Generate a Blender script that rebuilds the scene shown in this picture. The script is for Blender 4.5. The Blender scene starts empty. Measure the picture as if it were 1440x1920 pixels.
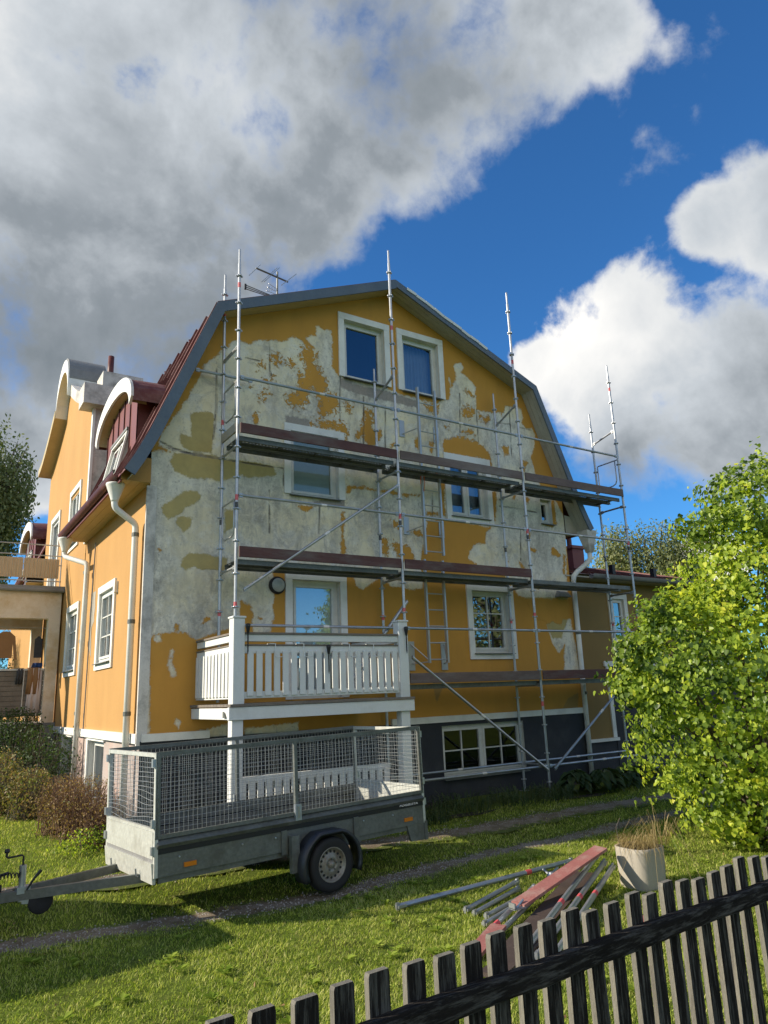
import bpy, math, random
import numpy as np
from mathutils import Vector, Matrix
random.seed(7); RNG = np.random.default_rng(7)
SC = bpy.context.scene
COL = SC.collection
PI = math.pi

# ------------------------------------------------------------------ camera
cam = bpy.data.cameras.new('camera'); cam_o = bpy.data.objects.new('camera', cam); COL.objects.link(cam_o)
cam.sensor_fit = 'HORIZONTAL'; cam.sensor_width = 36.0; cam.lens = 1351.16 / 1440 * 36
cam.clip_start = 0.05; cam.clip_end = 3000
cam_o.matrix_world = Matrix(((0.841826, -0.100638, -0.530284, -2.84978), (-0.538429, -0.225252, -0.812007, -11.0),
                             (-0.037729, 0.969089, -0.24381, 1.9), (0, 0, 0, 1)))
SC.camera = cam_o

# ------------------------------------------------------------------ sun and sky
SUN_AZ, SUN_EL = math.radians(-24), math.radians(27)     # direction the light travels on the ground
ld = Vector((math.cos(SUN_AZ) * math.cos(SUN_EL), math.sin(SUN_AZ) * math.cos(SUN_EL), -math.sin(SUN_EL)))
sun = bpy.data.lights.new('sun', 'SUN'); sun.energy = 5.0; sun.angle = math.radians(0.53); sun.color = (1.0, 0.89, 0.72)
sun_o = bpy.data.objects.new('sun', sun); COL.objects.link(sun_o)
sun_o.rotation_euler = ld.to_track_quat('-Z', 'Y').to_euler(); sun_o.location = (-30, 15, 25)

W = bpy.data.worlds.new('World'); SC.world = W; W.use_nodes = True
wt = W.node_tree; wt.nodes.clear()
def wn(t, **k):
    n = wt.nodes.new(t)
    for a, b in k.items(): setattr(n, a, b)
    return n
def wl(a, b): wt.links.new(a, b)
def wmath(op, a, b=None, c=None, clamp=False):
    n = wn('ShaderNodeMath', operation=op, use_clamp=clamp)
    for i, x in enumerate((a, b, c)):
        if x is None: continue
        if isinstance(x, (int, float)): n.inputs[i].default_value = x
        else: wl(x, n.inputs[i])
    return n.outputs[0]
sky = wn('ShaderNodeTexSky', sky_type='NISHITA', sun_disc=False)
sky.sun_elevation = SUN_EL; sky.sun_rotation = math.atan2(-ld.x, -ld.y)
sky.air_density = 1.0; sky.dust_density = 0.15; sky.ozone_density = 3.5; sky.altitude = 50
tcw = wn('ShaderNodeTexCoord')
DIR = tcw.outputs['Generated']
def wnoise(scale, detail, rough, off=(0, 0, 0), dist=0.0):
    m = wn('ShaderNodeMapping'); wl(DIR, m.inputs[0]); m.inputs['Location'].default_value = off
    n = wn('ShaderNodeTexNoise'); wl(m.outputs[0], n.inputs['Vector'])
    n.inputs['Scale'].default_value = scale; n.inputs['Detail'].default_value = detail
    n.inputs['Roughness'].default_value = rough; n.inputs['Distortion'].default_value = dist
    return n.outputs['Fac']
# cloud masses: direction, angular radius (deg), greyness
BLOBS = [((.19, .752, .631), 12, .62), ((.067, .737, .672), 11, .16), ((.091, .837, .539), 12, .58), ((.246, .815, .524), 8.5, .78),
         ((.338, .62, .708), 9.0, .66), ((.439, .543, .716), 8.0, .60), ((.525, .466, .712), 5.0, .55), ((.47, .58, .665), 6.0, .60),
         ((.345, .705, .62), 7.0, .66), ((.137, .89, .435), 9, .95), ((-.05, .80, .60), 17, .42), ((.0, .90, .43), 9, .8), ((.13, .66, .74), 11, .35), ((.30, .50, .81), 11, .8),
         ((.25, .87, .42), 5.5, .95), ((.56, .41, .72), 4.0, .55),
         ((.743, .524, .417), 6.8, .18), ((.70, .60, .39), 4.8, .12), ((.807, .462, .368), 7.0, .38), ((.755, .575, .315), 5.6, .75), ((.845, .44, .302), 7.5, .85),
         ((.785, .345, .515), 4.6, .35), ((.75, .405, .522), 3.0, .3), ((.093, .946, .311), 5.0, .2),
         ((.835, .53, .15), 2.6, .1)]
for az, el, r, g in ((100, 22, 13, .0), (116, 34, 9, .0), (112, 8, 11, .0), (182, 26, 15, .0), (202, 14, 14, .0), (215, 38, 13, .1), (240, 22, 13, .1), (168, 48, 11, .2), (128, 64, 9, .9),
                     (265, 42, 10, .5), (325, 28, 10, .5), (200, 76, 12, .95), (85, 50, 7, .6), (275, 15, 12, .3), (172, 68, 10, .9)):   # unseen clouds added to shape ambient light (degrees from +y, clockwise): bright low, grey overhead
    a, e = math.radians(az), math.radians(el)
    BLOBS.append(((math.sin(a) * math.cos(e), math.cos(a) * math.cos(e), math.sin(e)), r * 1.2, g + .02))
dens = None; grey = None; wsum = None
for c, r, g in BLOBS:
    v = Vector(c).normalized()
    dp = wn('ShaderNodeVectorMath', operation='DOT_PRODUCT'); wl(DIR, dp.inputs[0]); dp.inputs[1].default_value = v
    mr = wn('ShaderNodeMapRange'); mr.clamp = True
    wl(dp.outputs['Value'], mr.inputs[0])
    mr.inputs[1].default_value = math.cos(math.radians(r * 1.32)); mr.inputs[2].default_value = math.cos(math.radians(r * 0.20))
    o = mr.outputs[0]
    dens = o if dens is None else wmath('SMOOTH_MAX', dens, o, 0.25)
    gw = wmath('MULTIPLY', o, g)
    grey = gw if grey is None else wmath('ADD', grey, gw)
    wsum = o if wsum is None else wmath('ADD', wsum, o)
nA = wnoise(5.0, 9, .58, (3.1, 1.7, 0.4), .25); nB = wnoise(17.0, 6, .6, (1, 5, 2)); nC = wnoise(3.6, 6, .55, (7, 2, 9), .4)
fl = wmath('ADD', wmath('MULTIPLY', wmath('SUBTRACT', nA, .5), 1.7), wmath('MULTIPLY', wmath('SUBTRACT', nB, .5), .7))
d2 = wmath('ADD', dens, fl)
greyn = wmath('DIVIDE', wmath('ADD', grey, .025), wmath('ADD', wsum, .05))
al = wn('ShaderNodeMapRange'); al.interpolation_type = 'SMOOTHSTEP'; wl(d2, al.inputs[0]); al.inputs[1].default_value = .46
wl(wmath('ADD', .64, wmath('MULTIPLY', greyn, .48)), al.inputs[2])
th = wn('ShaderNodeMapRange'); wl(d2, th.inputs[0]); th.inputs[1].default_value = .40; th.inputs[2].default_value = 1.20; th.inputs[3].default_value = .45; th.inputs[4].default_value = 1.0
gsh = wmath('ADD', wmath('MULTIPLY', wmath('MULTIPLY', greyn, th.outputs[0]), 1.22), wmath('MULTIPLY', wmath('SUBTRACT', nC, .5), 1.15), clamp=True)
cr = wn('ShaderNodeValToRGB'); wl(gsh, cr.inputs[0])
E_ = cr.color_ramp.elements
E_[0].position = 0; E_[0].color = (.83, .795, .74, 1); E_[1].position = 1.0; E_[1].color = (.14, .165, .185, 1)
e = cr.color_ramp.elements.new(.12); e.color = (.68, .675, .66, 1)
e = cr.color_ramp.elements.new(.42); e.color = (.41, .44, .47, 1)
e = cr.color_ramp.elements.new(.72); e.color = (.205, .23, .255, 1)
skm = wn('ShaderNodeMix', data_type='RGBA', blend_type='MULTIPLY'); skm.inputs[0].default_value = 1
wl(sky.outputs[0], skm.inputs[6]); skm.inputs[7].default_value = (.037, .083, .120, 1)
mx = wn('ShaderNodeMix', data_type='RGBA'); wl(al.outputs[0], mx.inputs[0]); wl(skm.outputs[2], mx.inputs[6]); wl(cr.outputs[0], mx.inputs[7])
bg = wn('ShaderNodeBackground'); wl(mx.outputs[2], bg.inputs[0]); bg.inputs[1].default_value = 1.0
ow = wn('ShaderNodeOutputWorld'); wl(bg.outputs[0], ow.inputs[0])
vs = SC.view_settings
vs.view_transform = 'Standard'; vs.look = 'None'; vs.exposure = 0.54; vs.gamma = 1.0; vs.use_curve_mapping = False
SC.cycles.max_bounces = 6; SC.cycles.transparent_max_bounces = 16
SC.cycles.sample_clamp_indirect = 6

# ------------------------------------------------------------------ helpers
OFF = {}
def V(*a): return np.array(a, float)
class B:
    def __init__(s): s.v = []; s.f = []
    def add(s, vs, fs):
        b = len(s.v); s.v += [tuple(map(float, p)) for p in vs]; s.f += [tuple(b + i for i in f) for f in fs]; return s
    def hexa(s, p):       # 8 points: bottom ring then top ring
        return s.add(p, [(3, 2, 1, 0), (4, 5, 6, 7), (0, 1, 5, 4), (1, 2, 6, 5), (2, 3, 7, 6), (3, 0, 4, 7)])
    def box(s, x0, x1, y0, y1, z0, z1):
        return s.hexa([(x0, y0, z0), (x1, y0, z0), (x1, y1, z0), (x0, y1, z0), (x0, y0, z1), (x1, y0, z1), (x1, y1, z1), (x0, y1, z1)])
    def bev(s, x0, x1, y0, y1, z0, z1, c=.008):     # box with chamfered long edges on every side
        def ring(i, z): 
            return [(x0 + i + c, y0 + i, z), (x1 - i - c, y0 + i, z), (x1 - i, y0 + i + c, z), (x1 - i, y1 - i - c, z), (x1 - i - c, y1 - i, z), (x0 + i + c, y1 - i, z), (x0 + i, y1 - i - c, z), (x0 + i, y0 + i + c, z)]
        return s.rings([ring(c, z0), ring(0, z0 + c), ring(0, z1 - c), ring(c, z1)])
    def obox(s, c, a, b, d):     # centre and three half vectors
        c, a, b, d = map(lambda q: np.array(q, float), (c, a, b, d))
        return s.hexa([c - a - b - d, c + a - b - d, c + a + b - d, c - a + b - d, c - a - b + d, c + a - b + d, c + a + b + d, c - a + b + d])
    def beam(s, p0, p1, w, h, up=(0, 0, 1)):   # bar of width w (sideways) and height h
        p0, p1 = np.array(p0, float), np.array(p1, float); t = p1 - p0; L = np.linalg.norm(t); t = t / L
        sd = np.cross(t, up); sd = sd / np.linalg.norm(sd); u = np.cross(sd, t)
        return s.obox((p0 + p1) / 2, t * L / 2, sd * w / 2, u * h / 2)
    def rings(s, R, cap=True, closed=True):
        n = len(R[0]); b = len(s.v)
        for r in R: s.v += [tuple(map(float, p)) for p in r]
        for i in range(len(R) - 1):
            for k in range(n if closed else n - 1):
                k2 = (k + 1) % n
                s.f.append((b + i * n + k, b + i * n + k2, b + (i + 1) * n + k2, b + (i + 1) * n + k))
        if cap and closed:
            s.f.append(tuple(b + k for k in range(n))[::-1]); s.f.append(tuple(b + (len(R) - 1) * n + k for k in range(n)))
        return s
    def path(s, pts, r, n=8):
        pts = [np.array(p, float) for p in pts]; R = []
        rr = r if isinstance(r, (list, tuple)) else [r] * len(pts)
        ref = None
        for i, p in enumerate(pts):
            t = (pts[min(i + 1, len(pts) - 1)] - pts[max(i - 1, 0)]); t = t / (np.linalg.norm(t) + 1e-9)
            if ref is None: ref = np.array((0, 0, 1.)) if abs(t[2]) < .9 else np.array((1., 0, 0))
            a = np.cross(t, ref); a /= (np.linalg.norm(a) + 1e-9); b = np.cross(t, a); ref = -b if np.dot(b, ref) < 0 else b
            a = np.cross(t, ref); a /= (np.linalg.norm(a) + 1e-9); b = np.cross(a, t)
            R.append([p + rr[i] * (math.cos(q) * a + math.sin(q) * b) for q in np.arange(n) * 2 * PI / n])
        return s.rings(R)
    def tube(s, p0, p1, r, n=8): return s.path([p0, p1], r, n)
    def lathe(s, c, prof, n=20, axis=2, cap=True):
        R = []
        for r, h in prof:
            ring = []
            for q in np.arange(n) * 2 * PI / n:
                a, b = r * math.cos(q), r * math.sin(q)
                ring.append({2: (c[0] + a, c[1] + b, c[2] + h), 1: (c[0] + a, c[1] + h, c[2] - b), 0: (c[0] + h, c[1] + a, c[2] + b)}[axis])
            R.append(ring)
        return s.rings(R, cap)
    def prism(s, poly, fn, d0, d1):     # polygon (a,b) extruded along d; fn(a,b,d) -> point
        n = len(poly)
        return s.add([fn(a, b, d0) for a, b in poly] + [fn(a, b, d1) for a, b in poly],
                     [tuple(range(n))[::-1], tuple(range(n, 2 * n))] + [(i, (i + 1) % n, n + (i + 1) % n, n + i) for i in range(n)])
    def strip(s, A, C):                 # quads between two polylines
        n = len(A); return s.add(list(A) + list(C), [(i, i + 1, n + i + 1, n + i) for i in range(n - 1)])
    def build(s, name, mat, parent=None, smooth=False, off=None):
        me = bpy.data.meshes.new(name); o = bpy.data.objects.new(name, me); COL.objects.link(o)
        v = np.array(s.v, float)
        if parent is not None:
            of = OFF[parent.name]; o.parent = parent
        else:
            of = np.array(off, float) if off is not None else V((v[:, 0].min() + v[:, 0].max()) / 2, (v[:, 1].min() + v[:, 1].max()) / 2, v[:, 2].min())
            o.location = of
        OFF[o.name] = of
        me.from_pydata((v - of).tolist(), [], s.f); me.materials.append(mat)
        if smooth:
            for p in me.polygons: p.use_smooth = True
        return o
def tag(o, label=None, cat=None, group=None, kind=None):
    if label: o['label'] = label
    if cat: o['category'] = cat
    if group: o['group'] = group
    if kind: o['kind'] = kind
    return o
def thing(name, label, cat, loc=(0, 0, 0), group=None, kind=None):
    o = bpy.data.objects.new(name, None); COL.objects.link(o); o.location = loc; OFF[o.name] = np.array(loc, float)
    o.empty_display_size = .1
    return tag(o, label, cat, group, kind)
def sub(name, parent):
    o = bpy.data.objects.new(name, None); COL.objects.link(o); o.parent = parent; OFF[o.name] = OFF[parent.name]; o.empty_display_size = .1
    return o

# ------------------------------------------------------------------ materials
def nodes(name):
    m = bpy.data.materials.new(name); m.use_nodes = True; t = m.node_tree
    return m, t, t.nodes['Principled BSDF']
def mk(name, col, rough=.7, var=.12, scale=3.0, fine=.08, fscale=40., bump=.15, metal=0., dirt=None, dscale=1.2, damt=.5, stretch=(1, 1, 1), spec=.4):
    m, t, p = nodes(name)
    tc = t.nodes.new('ShaderNodeTexCoord'); mp = t.nodes.new('ShaderNodeMapping'); mp.inputs['Scale'].default_value = stretch
    t.links.new(tc.outputs['Object'], mp.inputs[0])
    def nz(sc, det, ro=.6):
        n = t.nodes.new('ShaderNodeTexNoise'); n.inputs['Scale'].default_value = sc; n.inputs['Detail'].default_value = det; n.inputs['Roughness'].default_value = ro
        t.links.new(mp.outputs[0], n.inputs['Vector']); return n.outputs['Fac']
    def rng(f, a, b, lo=.25, hi=.75):
        r = t.nodes.new('ShaderNodeMapRange'); t.links.new(f, r.inputs[0]); r.inputs[1].default_value = lo; r.inputs[2].default_value = hi; r.inputs[3].default_value = a; r.inputs[4].default_value = b; return r.outputs[0]
    n1, n2 = nz(scale, 5), nz(fscale, 4)
    a = rng(n1, 1 - var, 1 + var); b = rng(n2, 1 - fine, 1 + fine)
    mu = t.nodes.new('ShaderNodeMath'); mu.operation = 'MULTIPLY'; t.links.new(a, mu.inputs[0]); t.links.new(b, mu.inputs[1])
    mx = t.nodes.new('ShaderNodeVectorMath'); mx.operation = 'SCALE'; mx.inputs[0].default_value = col[:3]; t.links.new(mu.outputs[0], mx.inputs['Scale'])
    out = mx.outputs[0]
    if dirt:
        n3 = nz(dscale, 8, .68); f = rng(n3, 0, damt, .48, .66)
        mm = t.nodes.new('ShaderNodeMix'); mm.data_type = 'RGBA'; t.links.new(f, mm.inputs[0]); t.links.new(out, mm.inputs[6]); mm.inputs[7].default_value = (*dirt, 1); out = mm.outputs[2]
    t.links.new(out, p.inputs['Base Color'])
    p.inputs['Roughness'].default_value = rough; p.inputs['Metallic'].default_value = metal
    if 'Specular IOR Level' in p.inputs: p.inputs['Specular IOR Level'].default_value = spec
    if bump:
        bp = t.nodes.new('ShaderNodeBump'); bp.inputs['Strength'].default_value = bump; bp.inputs['Distance'].default_value = .01
        t.links.new(n2, bp.inputs['Height']); t.links.new(bp.outputs[0], p.inputs['Normal'])
    return m
M = {}
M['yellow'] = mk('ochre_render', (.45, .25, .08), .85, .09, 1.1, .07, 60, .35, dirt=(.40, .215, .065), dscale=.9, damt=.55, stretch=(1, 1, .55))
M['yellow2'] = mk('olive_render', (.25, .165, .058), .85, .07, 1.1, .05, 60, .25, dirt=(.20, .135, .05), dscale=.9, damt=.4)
M['white'] = mk('white_paint', (.72, .72, .68), .6, .05, 2.5, .04, 50, .15, dirt=(.52, .51, .46), dscale=2.2, damt=.55)
M['whitew'] = mk('white_paint_wood', (.66, .67, .65), .55, .05, 3, .04, 45, .2, dirt=(.50, .49, .45), dscale=3.0, damt=.45, stretch=(1, 1, 1))
M['frame'] = mk('window_paint', (.62, .62, .58), .5, .08, 4, .05, 50, .1, dirt=(.40, .38, .34), dscale=4, damt=.5)
M['plinth'] = mk('plinth_paint', (.028, .031, .038), .8, .15, 1.5, .1, 50, .25, dirt=(.06, .062, .066), dscale=1.6, damt=.5)
M['plinth_l'] = mk('plinth_concrete', (.40, .34, .31), .9, .15, 1.2, .1, 50, .3, dirt=(.50, .30, .24), dscale=.9, damt=.7)
M['red'] = mk('red_sheet_metal', (.085, .019, .016), .5, .15, 2.0, .1, 30, .1, dirt=(.21, .085, .07), dscale=2.2, damt=.5)
M['redr'] = mk('red_roof_weathered', (.125, .036, .030), .55, .2, 2.0, .1, 30, .1, dirt=(.30, .22, .20), dscale=1.7, damt=.45)
M['redwall'] = mk('red_dormer_cladding', (.165, .046, .038), .55, .08, 2.0, .06, 30, .1)
M['blue'] = mk('blue_grey_sheet', (.095, .125, .165), .5, .15, 2.0, .1, 30, .1, dirt=(.13, .15, .17), dscale=2.5, damt=.5)
M['soffit'] = mk('soffit_board', (.46, .36, .19), .7, .1, 3, .08, 40, .2)
M['soffitw'] = mk('soffit_grey_board', (.42, .395, .33), .7, .15, 3, .08, 40, .2, dirt=(.25, .23, .20), dscale=3, damt=.6)
M['stone'] = mk('weathered_cornice', (.55, .53, .49), .8, .15, 2, .1, 40, .3, dirt=(.20, .19, .17), dscale=2.6, damt=.75)
M['greysheet'] = mk('grey_weathered_sheet', (.22, .22, .215), .7, .2, 3, .1, 30, .2, dirt=(.10, .10, .10), dscale=3, damt=.6)
M['galv'] = mk('galvanised_steel', (.42, .44, .46), .42, .15, 6, .1, 60, .08, metal=.75, dirt=(.30, .30, .30), dscale=5, damt=.5)
M['galvd'] = mk('dull_galvanised_steel', (.145, .153, .140), .5, .22, 2.2, .22, 26, .18, metal=.3, dirt=(.085, .085, .07), dscale=2.4, damt=.75)
M['galvl'] = mk('light_galvanised_sheet', (.54, .55, .50), .5, .16, 3, .16, 26, .2, metal=.3, dirt=(.30, .29, .25), dscale=3, damt=.6)
M['alu'] = mk('aluminium', (.46, .46, .45), .4, .08, 5, .06, 60, .05, metal=.5)
M['wire'] = mk('mesh_wire', (.42, .43, .42), .4, .1, 5, .06, 60, 0, metal=.5)
M['toe'] = mk('brown_red_board', (.095, .040, .036), .7, .25, 3, .15, 30, .3, dirt=(.14, .12, .11), dscale=2.5, damt=.85, stretch=(.3, 1, 1))
M['toeg'] = mk('greyed_red_board', (.13, .095, .088), .75, .25, 3, .15, 30, .3, dirt=(.21, .19, .18), dscale=2, damt=.8, stretch=(.3, 1, 1))
M['toer'] = mk('red_plank_wood', (.30, .115, .10), .7, .15, 3, .12, 40, .3, dirt=(.36, .25, .21), dscale=5, damt=.7)
M['ply'] = mk('dark_plywood', (.07, .05, .042), .6, .25, 3, .15, 30, .2)
M['rubber'] = mk('black_rubber', (.018, .018, .02), .75, .2, 5, .1, 60, .2)
M['mud'] = mk('black_mudguard_plastic', (.022, .025, .033), .38, .15, 5, .1, 60, .08, dirt=(.05, .05, .052), dscale=4, damt=.5)
M['rim'] = mk('rusty_silver_rim', (.27, .255, .225), .5, .15, 8, .1, 60, .1, metal=.45, dirt=(.16, .095, .05), dscale=9, damt=.6)
M['orange'] = mk('orange_reflector', (.55, .17, .01), .3, .05, 5, .05, 60, 0)
M['pink'] = mk('pink_marking', (.62, .09, .10), .6, .1, 9, .1, 60, 0)
M['whitemark'] = mk('white_marking', (.7, .68, .66), .6, .1, 9, .1, 60, 0)
M['black'] = mk('black_plastic', (.015, .015, .016), .5, .1, 5, .1, 60, 0)
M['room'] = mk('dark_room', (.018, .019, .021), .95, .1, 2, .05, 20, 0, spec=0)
M['curtain'] = mk('pale_curtain', (.50, .53, .56), .9, .06, 3, .05, 40, 0)
M['blind'] = mk('pale_blind', (.74, .80, .80), .8, .06, 3, .05, 40, 0)
M['fence'] = mk('weathered_tarred_wood', (.018, .0155, .014), .95, .4, 4, .35, 60, .6, dirt=(.26, .25, .22), dscale=7, damt=.42, stretch=(9, 9, .7), spec=.1)
M['fencer'] = mk('weathered_rail_wood', (.018, .0155, .014), .95, .4, 4, .35, 60, .6, dirt=(.20, .19, .175), dscale=7, damt=.42, stretch=(.7, 9, 9), spec=.1)
M['fencelit'] = mk('sunlit_weathered_wood', (.17, .158, .128), .85, .25, 4, .25, 60, .5, dirt=(.10, .09, .075), dscale=7, damt=.6, stretch=(5, 5, .7))  # less stained picket faces, made paler still to stand for sunlight
M['pot'] = mk('beige_concrete', (.36, .33, .275), .85, .06, 3, .06, 60, .2)
M['soil'] = mk('soil', (.035, .026, .018), .95, .3, 6, .2, 50, .6)
M['bark'] = mk('grey_brown_bark', (.10, .08, .06), .9, .3, 6, .2, 40, .6)
M['wood'] = mk('grey_deck_wood', (.17, .145, .12), .8, .25, 4, .15, 40, .3)
M['reed'] = mk('reed_matting', (.50, .38, .25), .85, .2, 4, .15, 40, .2, stretch=(25, 25, 1))
M['tan'] = mk('peeling_tan_render', (.72, .61, .48), .9, .1, 2, .06, 50, .25, dirt=(.55, .38, .18), dscale=1.5, damt=.75)
M['lens'] = mk('frosted_lamp_glass', (.42, .43, .42), .25, .15, 12, .1, 60, .05)
M['clothbrown'] = mk('brown_cloth', (.27, .145, .065), .95, .1, 4, .06, 60, .2)
M['clothpink'] = mk('pale_cloth', (.58, .50, .49), .95, .08, 4, .06, 60, .2)
M['clothblue'] = mk('navy_cloth', (.02, .045, .14), .95, .1, 4, .06, 60, .2)
M['clothgrey'] = mk('dark_grey_cloth', (.05, .05, .055), .95, .3, 14, .06, 60, .2)
M['orangecord'] = mk('orange_cord', (.75, .16, .04), .7, .1, 4, .05, 60, 0)
M['carpaint'] = mk('dark_blue_car_paint', (.03, .05, .09), .25, .03, 2, .02, 60, 0)
M['gravel'] = mk('gravel_track', (.30, .265, .225), .95, .16, 5, .4, 85, .9, dirt=(.13, .12, .085), dscale=2.2, damt=.55)
M['pebble'] = mk('pebble_stone', (.32, .295, .265), .9, .25, 20, .2, 90, .3)

def glass_mat(name, tint=(.9, .95, 1), refl=.22):
    m, t, p = nodes(name); t.nodes.remove(p); out = t.nodes['Material Output']
    tr = t.nodes.new('ShaderNodeBsdfTransparent'); tr.inputs[0].default_value = (*[c * .8 for c in tint], 1)
    gl = t.nodes.new('ShaderNodeBsdfGlossy'); gl.inputs['Roughness'].default_value = .015; gl.inputs[0].default_value = (*tint, 1)
    tc = t.nodes.new('ShaderNodeTexCoord'); nn = t.nodes.new('ShaderNodeTexNoise'); nn.inputs['Scale'].default_value = 1.7; nn.inputs['Detail'].default_value = 1
    t.links.new(tc.outputs['Object'], nn.inputs['Vector'])
    bp = t.nodes.new('ShaderNodeBump'); bp.inputs['Strength'].default_value = .03; bp.inputs['Distance'].default_value = .05
    t.links.new(nn.outputs[0], bp.inputs['Height']); t.links.new(bp.outputs[0], gl.inputs['Normal'])
    fr = t.nodes.new('ShaderNodeFresnel'); fr.inputs[0].default_value = 1.5
    ad = t.nodes.new('ShaderNodeMath'); ad.operation = 'ADD'; ad.use_clamp = True; t.links.new(fr.outputs[0], ad.inputs[0]); ad.inputs[1].default_value = refl
    mx = t.nodes.new('ShaderNodeMixShader'); t.links.new(ad.outputs[0], mx.inputs[0]); t.links.new(tr.outputs[0], mx.inputs[1]); t.links.new(gl.outputs[0], mx.inputs[2])
    t.links.new(mx.outputs[0], out.inputs[0]); return m
M['glass'] = glass_mat('window_glass')
M['glass3'] = glass_mat('basement_glass', (.8, .85, .85), .03)
M['glass2'] = glass_mat('upper_window_glass', (.75, .85, .95), .12)

def leaf_mat(name, cols, trans=.45, rough=.55, spec=.3):
    m, t, p = nodes(name); out = t.nodes['Material Output']
    at = t.nodes.new('ShaderNodeAttribute'); at.attribute_name = 'tint'
    r = t.nodes.new('ShaderNodeValToRGB'); t.links.new(at.outputs['Fac'], r.inputs[0])
    r.color_ramp.elements[0].color = (*cols[0], 1); r.color_ramp.elements[1].color = (*cols[-1], 1)
    for i, c in enumerate(cols[1:-1]):
        e = r.color_ramp.elements.new((i + 1) / (len(cols) - 1)); e.color = (*c, 1)
    t.links.new(r.outputs[0], p.inputs['Base Color']); p.inputs['Roughness'].default_value = rough; p.inputs['Specular IOR Level'].default_value = spec
    tl = t.nodes.new('ShaderNodeBsdfTranslucent')
    hs = t.nodes.new('ShaderNodeMix'); hs.data_type = 'RGBA'; hs.blend_type = 'MULTIPLY'; hs.inputs[0].default_value = 1
    t.links.new(r.outputs[0], hs.inputs[6]); hs.inputs[7].default_value = (1.25, 1.3, .55, 1); t.links.new(hs.outputs[2], tl.inputs[0])
    mx = t.nodes.new('ShaderNodeMixShader'); mx.inputs[0].default_value = trans
    t.links.new(p.outputs[0], mx.inputs[1]); t.links.new(tl.outputs[0], mx.inputs[2]); t.links.new(mx.outputs[0], out.inputs[0]); return m
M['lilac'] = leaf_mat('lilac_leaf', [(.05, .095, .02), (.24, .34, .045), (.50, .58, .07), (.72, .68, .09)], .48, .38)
M['dkleaf'] = leaf_mat('dark_leaf', [(.020, .045, .014), (.035, .07, .02), (.06, .10, .028)], .3)
M['birch'] = leaf_mat('birch_leaf', [(.10, .13, .05), (.21, .235, .10), (.34, .35, .17)], .35)
M['brownleaf'] = leaf_mat('brown_autumn_leaf', [(.14, .08, .04), (.24, .145, .065), (.33, .235, .09), (.15, .18, .045)], .3)
M['hosta'] = leaf_mat('hosta_leaf', [(.03, .055, .018), (.05, .085, .03), (.085, .10, .035)], .2)
M['grass'] = leaf_mat('grass_blade', [(.045, .085, .010), (.20, .29, .035), (.45, .52, .10), (.72, .68, .28)], .4, .8, .04)
M['straw'] = leaf_mat('dry_grass', [(.22, .16, .07), (.34, .25, .11), (.42, .33, .16)], .3)

# ------------------------------------------------------------------ ground
def sstep(a, b, x):
    t = np.clip((x - a) / (b - a), 0, 1); return t * t * (3 - 2 * t)
def gz(x, y):
    x = np.asarray(x, float); y = np.asarray(y, float)
    z = -.15 * sstep(-.9, -2.6, y) - .07 * sstep(-3.6, -5.2, y) + .012 * np.sin(x * 1.3 + y * .7) + .010 * np.sin(y * 2.1 - x * .5)
    z = z + .12 * sstep(-6.0, -9.5, y)
    return z + .05 * sstep(-.5, 3, y) * (x < -.05)
# wheel tracks: centre line y(x)
TR = [(np.array([-9, -4, -1.8, .5, 3.2, 6, 8.8, 14]), np.array([-.9, -1.25, -1.5, -1.75, -1.95, -1.95, -1.95, -2.2]), .20),
      (np.array([-9, -4, -2, 1.2, 3.8, 6.8, 9, 14]), np.array([-2.6, -3.0, -3.25, -3.55, -3.25, -3.1, -3.1, -3.3]), .17)]
def track_d(x, y):
    d = np.full(np.shape(x), 9.)
    for X, Y, w in TR:
        yc = np.interp(x, X, Y); ww = w * (1 + .35 * np.sin(x * 2.1) * np.sin(x * .9 + 1)); d = np.minimum(d, np.abs(y - yc) - ww)
    return d
gx = np.unique(np.concatenate([np.linspace(-300, -12, 10), np.linspace(-12, 16, 113), np.linspace(16, 400, 12)]))
gy = np.unique(np.concatenate([np.linspace(-120, -13, 8), np.linspace(-13, 9, 89), np.linspace(9, 420, 12)]))
XX, YY = np.meshgrid(gx, gy); ZZ = gz(XX, YY); nx = len(gx)
b = B(); b.v = list(zip(XX.ravel(), YY.ravel(), ZZ.ravel()))
b.f = [(j * nx + i, j * nx + i + 1, (j + 1) * nx + i + 1, (j + 1) * nx + i) for j in range(len(gy) - 1) for i in range(nx - 1)]
M['lawn'] = mk('lawn_ground', (.115, .15, .028), .95, .3, .9, .4, 70, .8, dirt=(.10, .09, .035), dscale=2.5, damt=.6, spec=.02)
g = b.build('ground', M['lawn'], None, True, off=(0, 0, 0)); tag(g, 'grassy ground of the garden around the house', 'ground', kind='structure')
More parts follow.
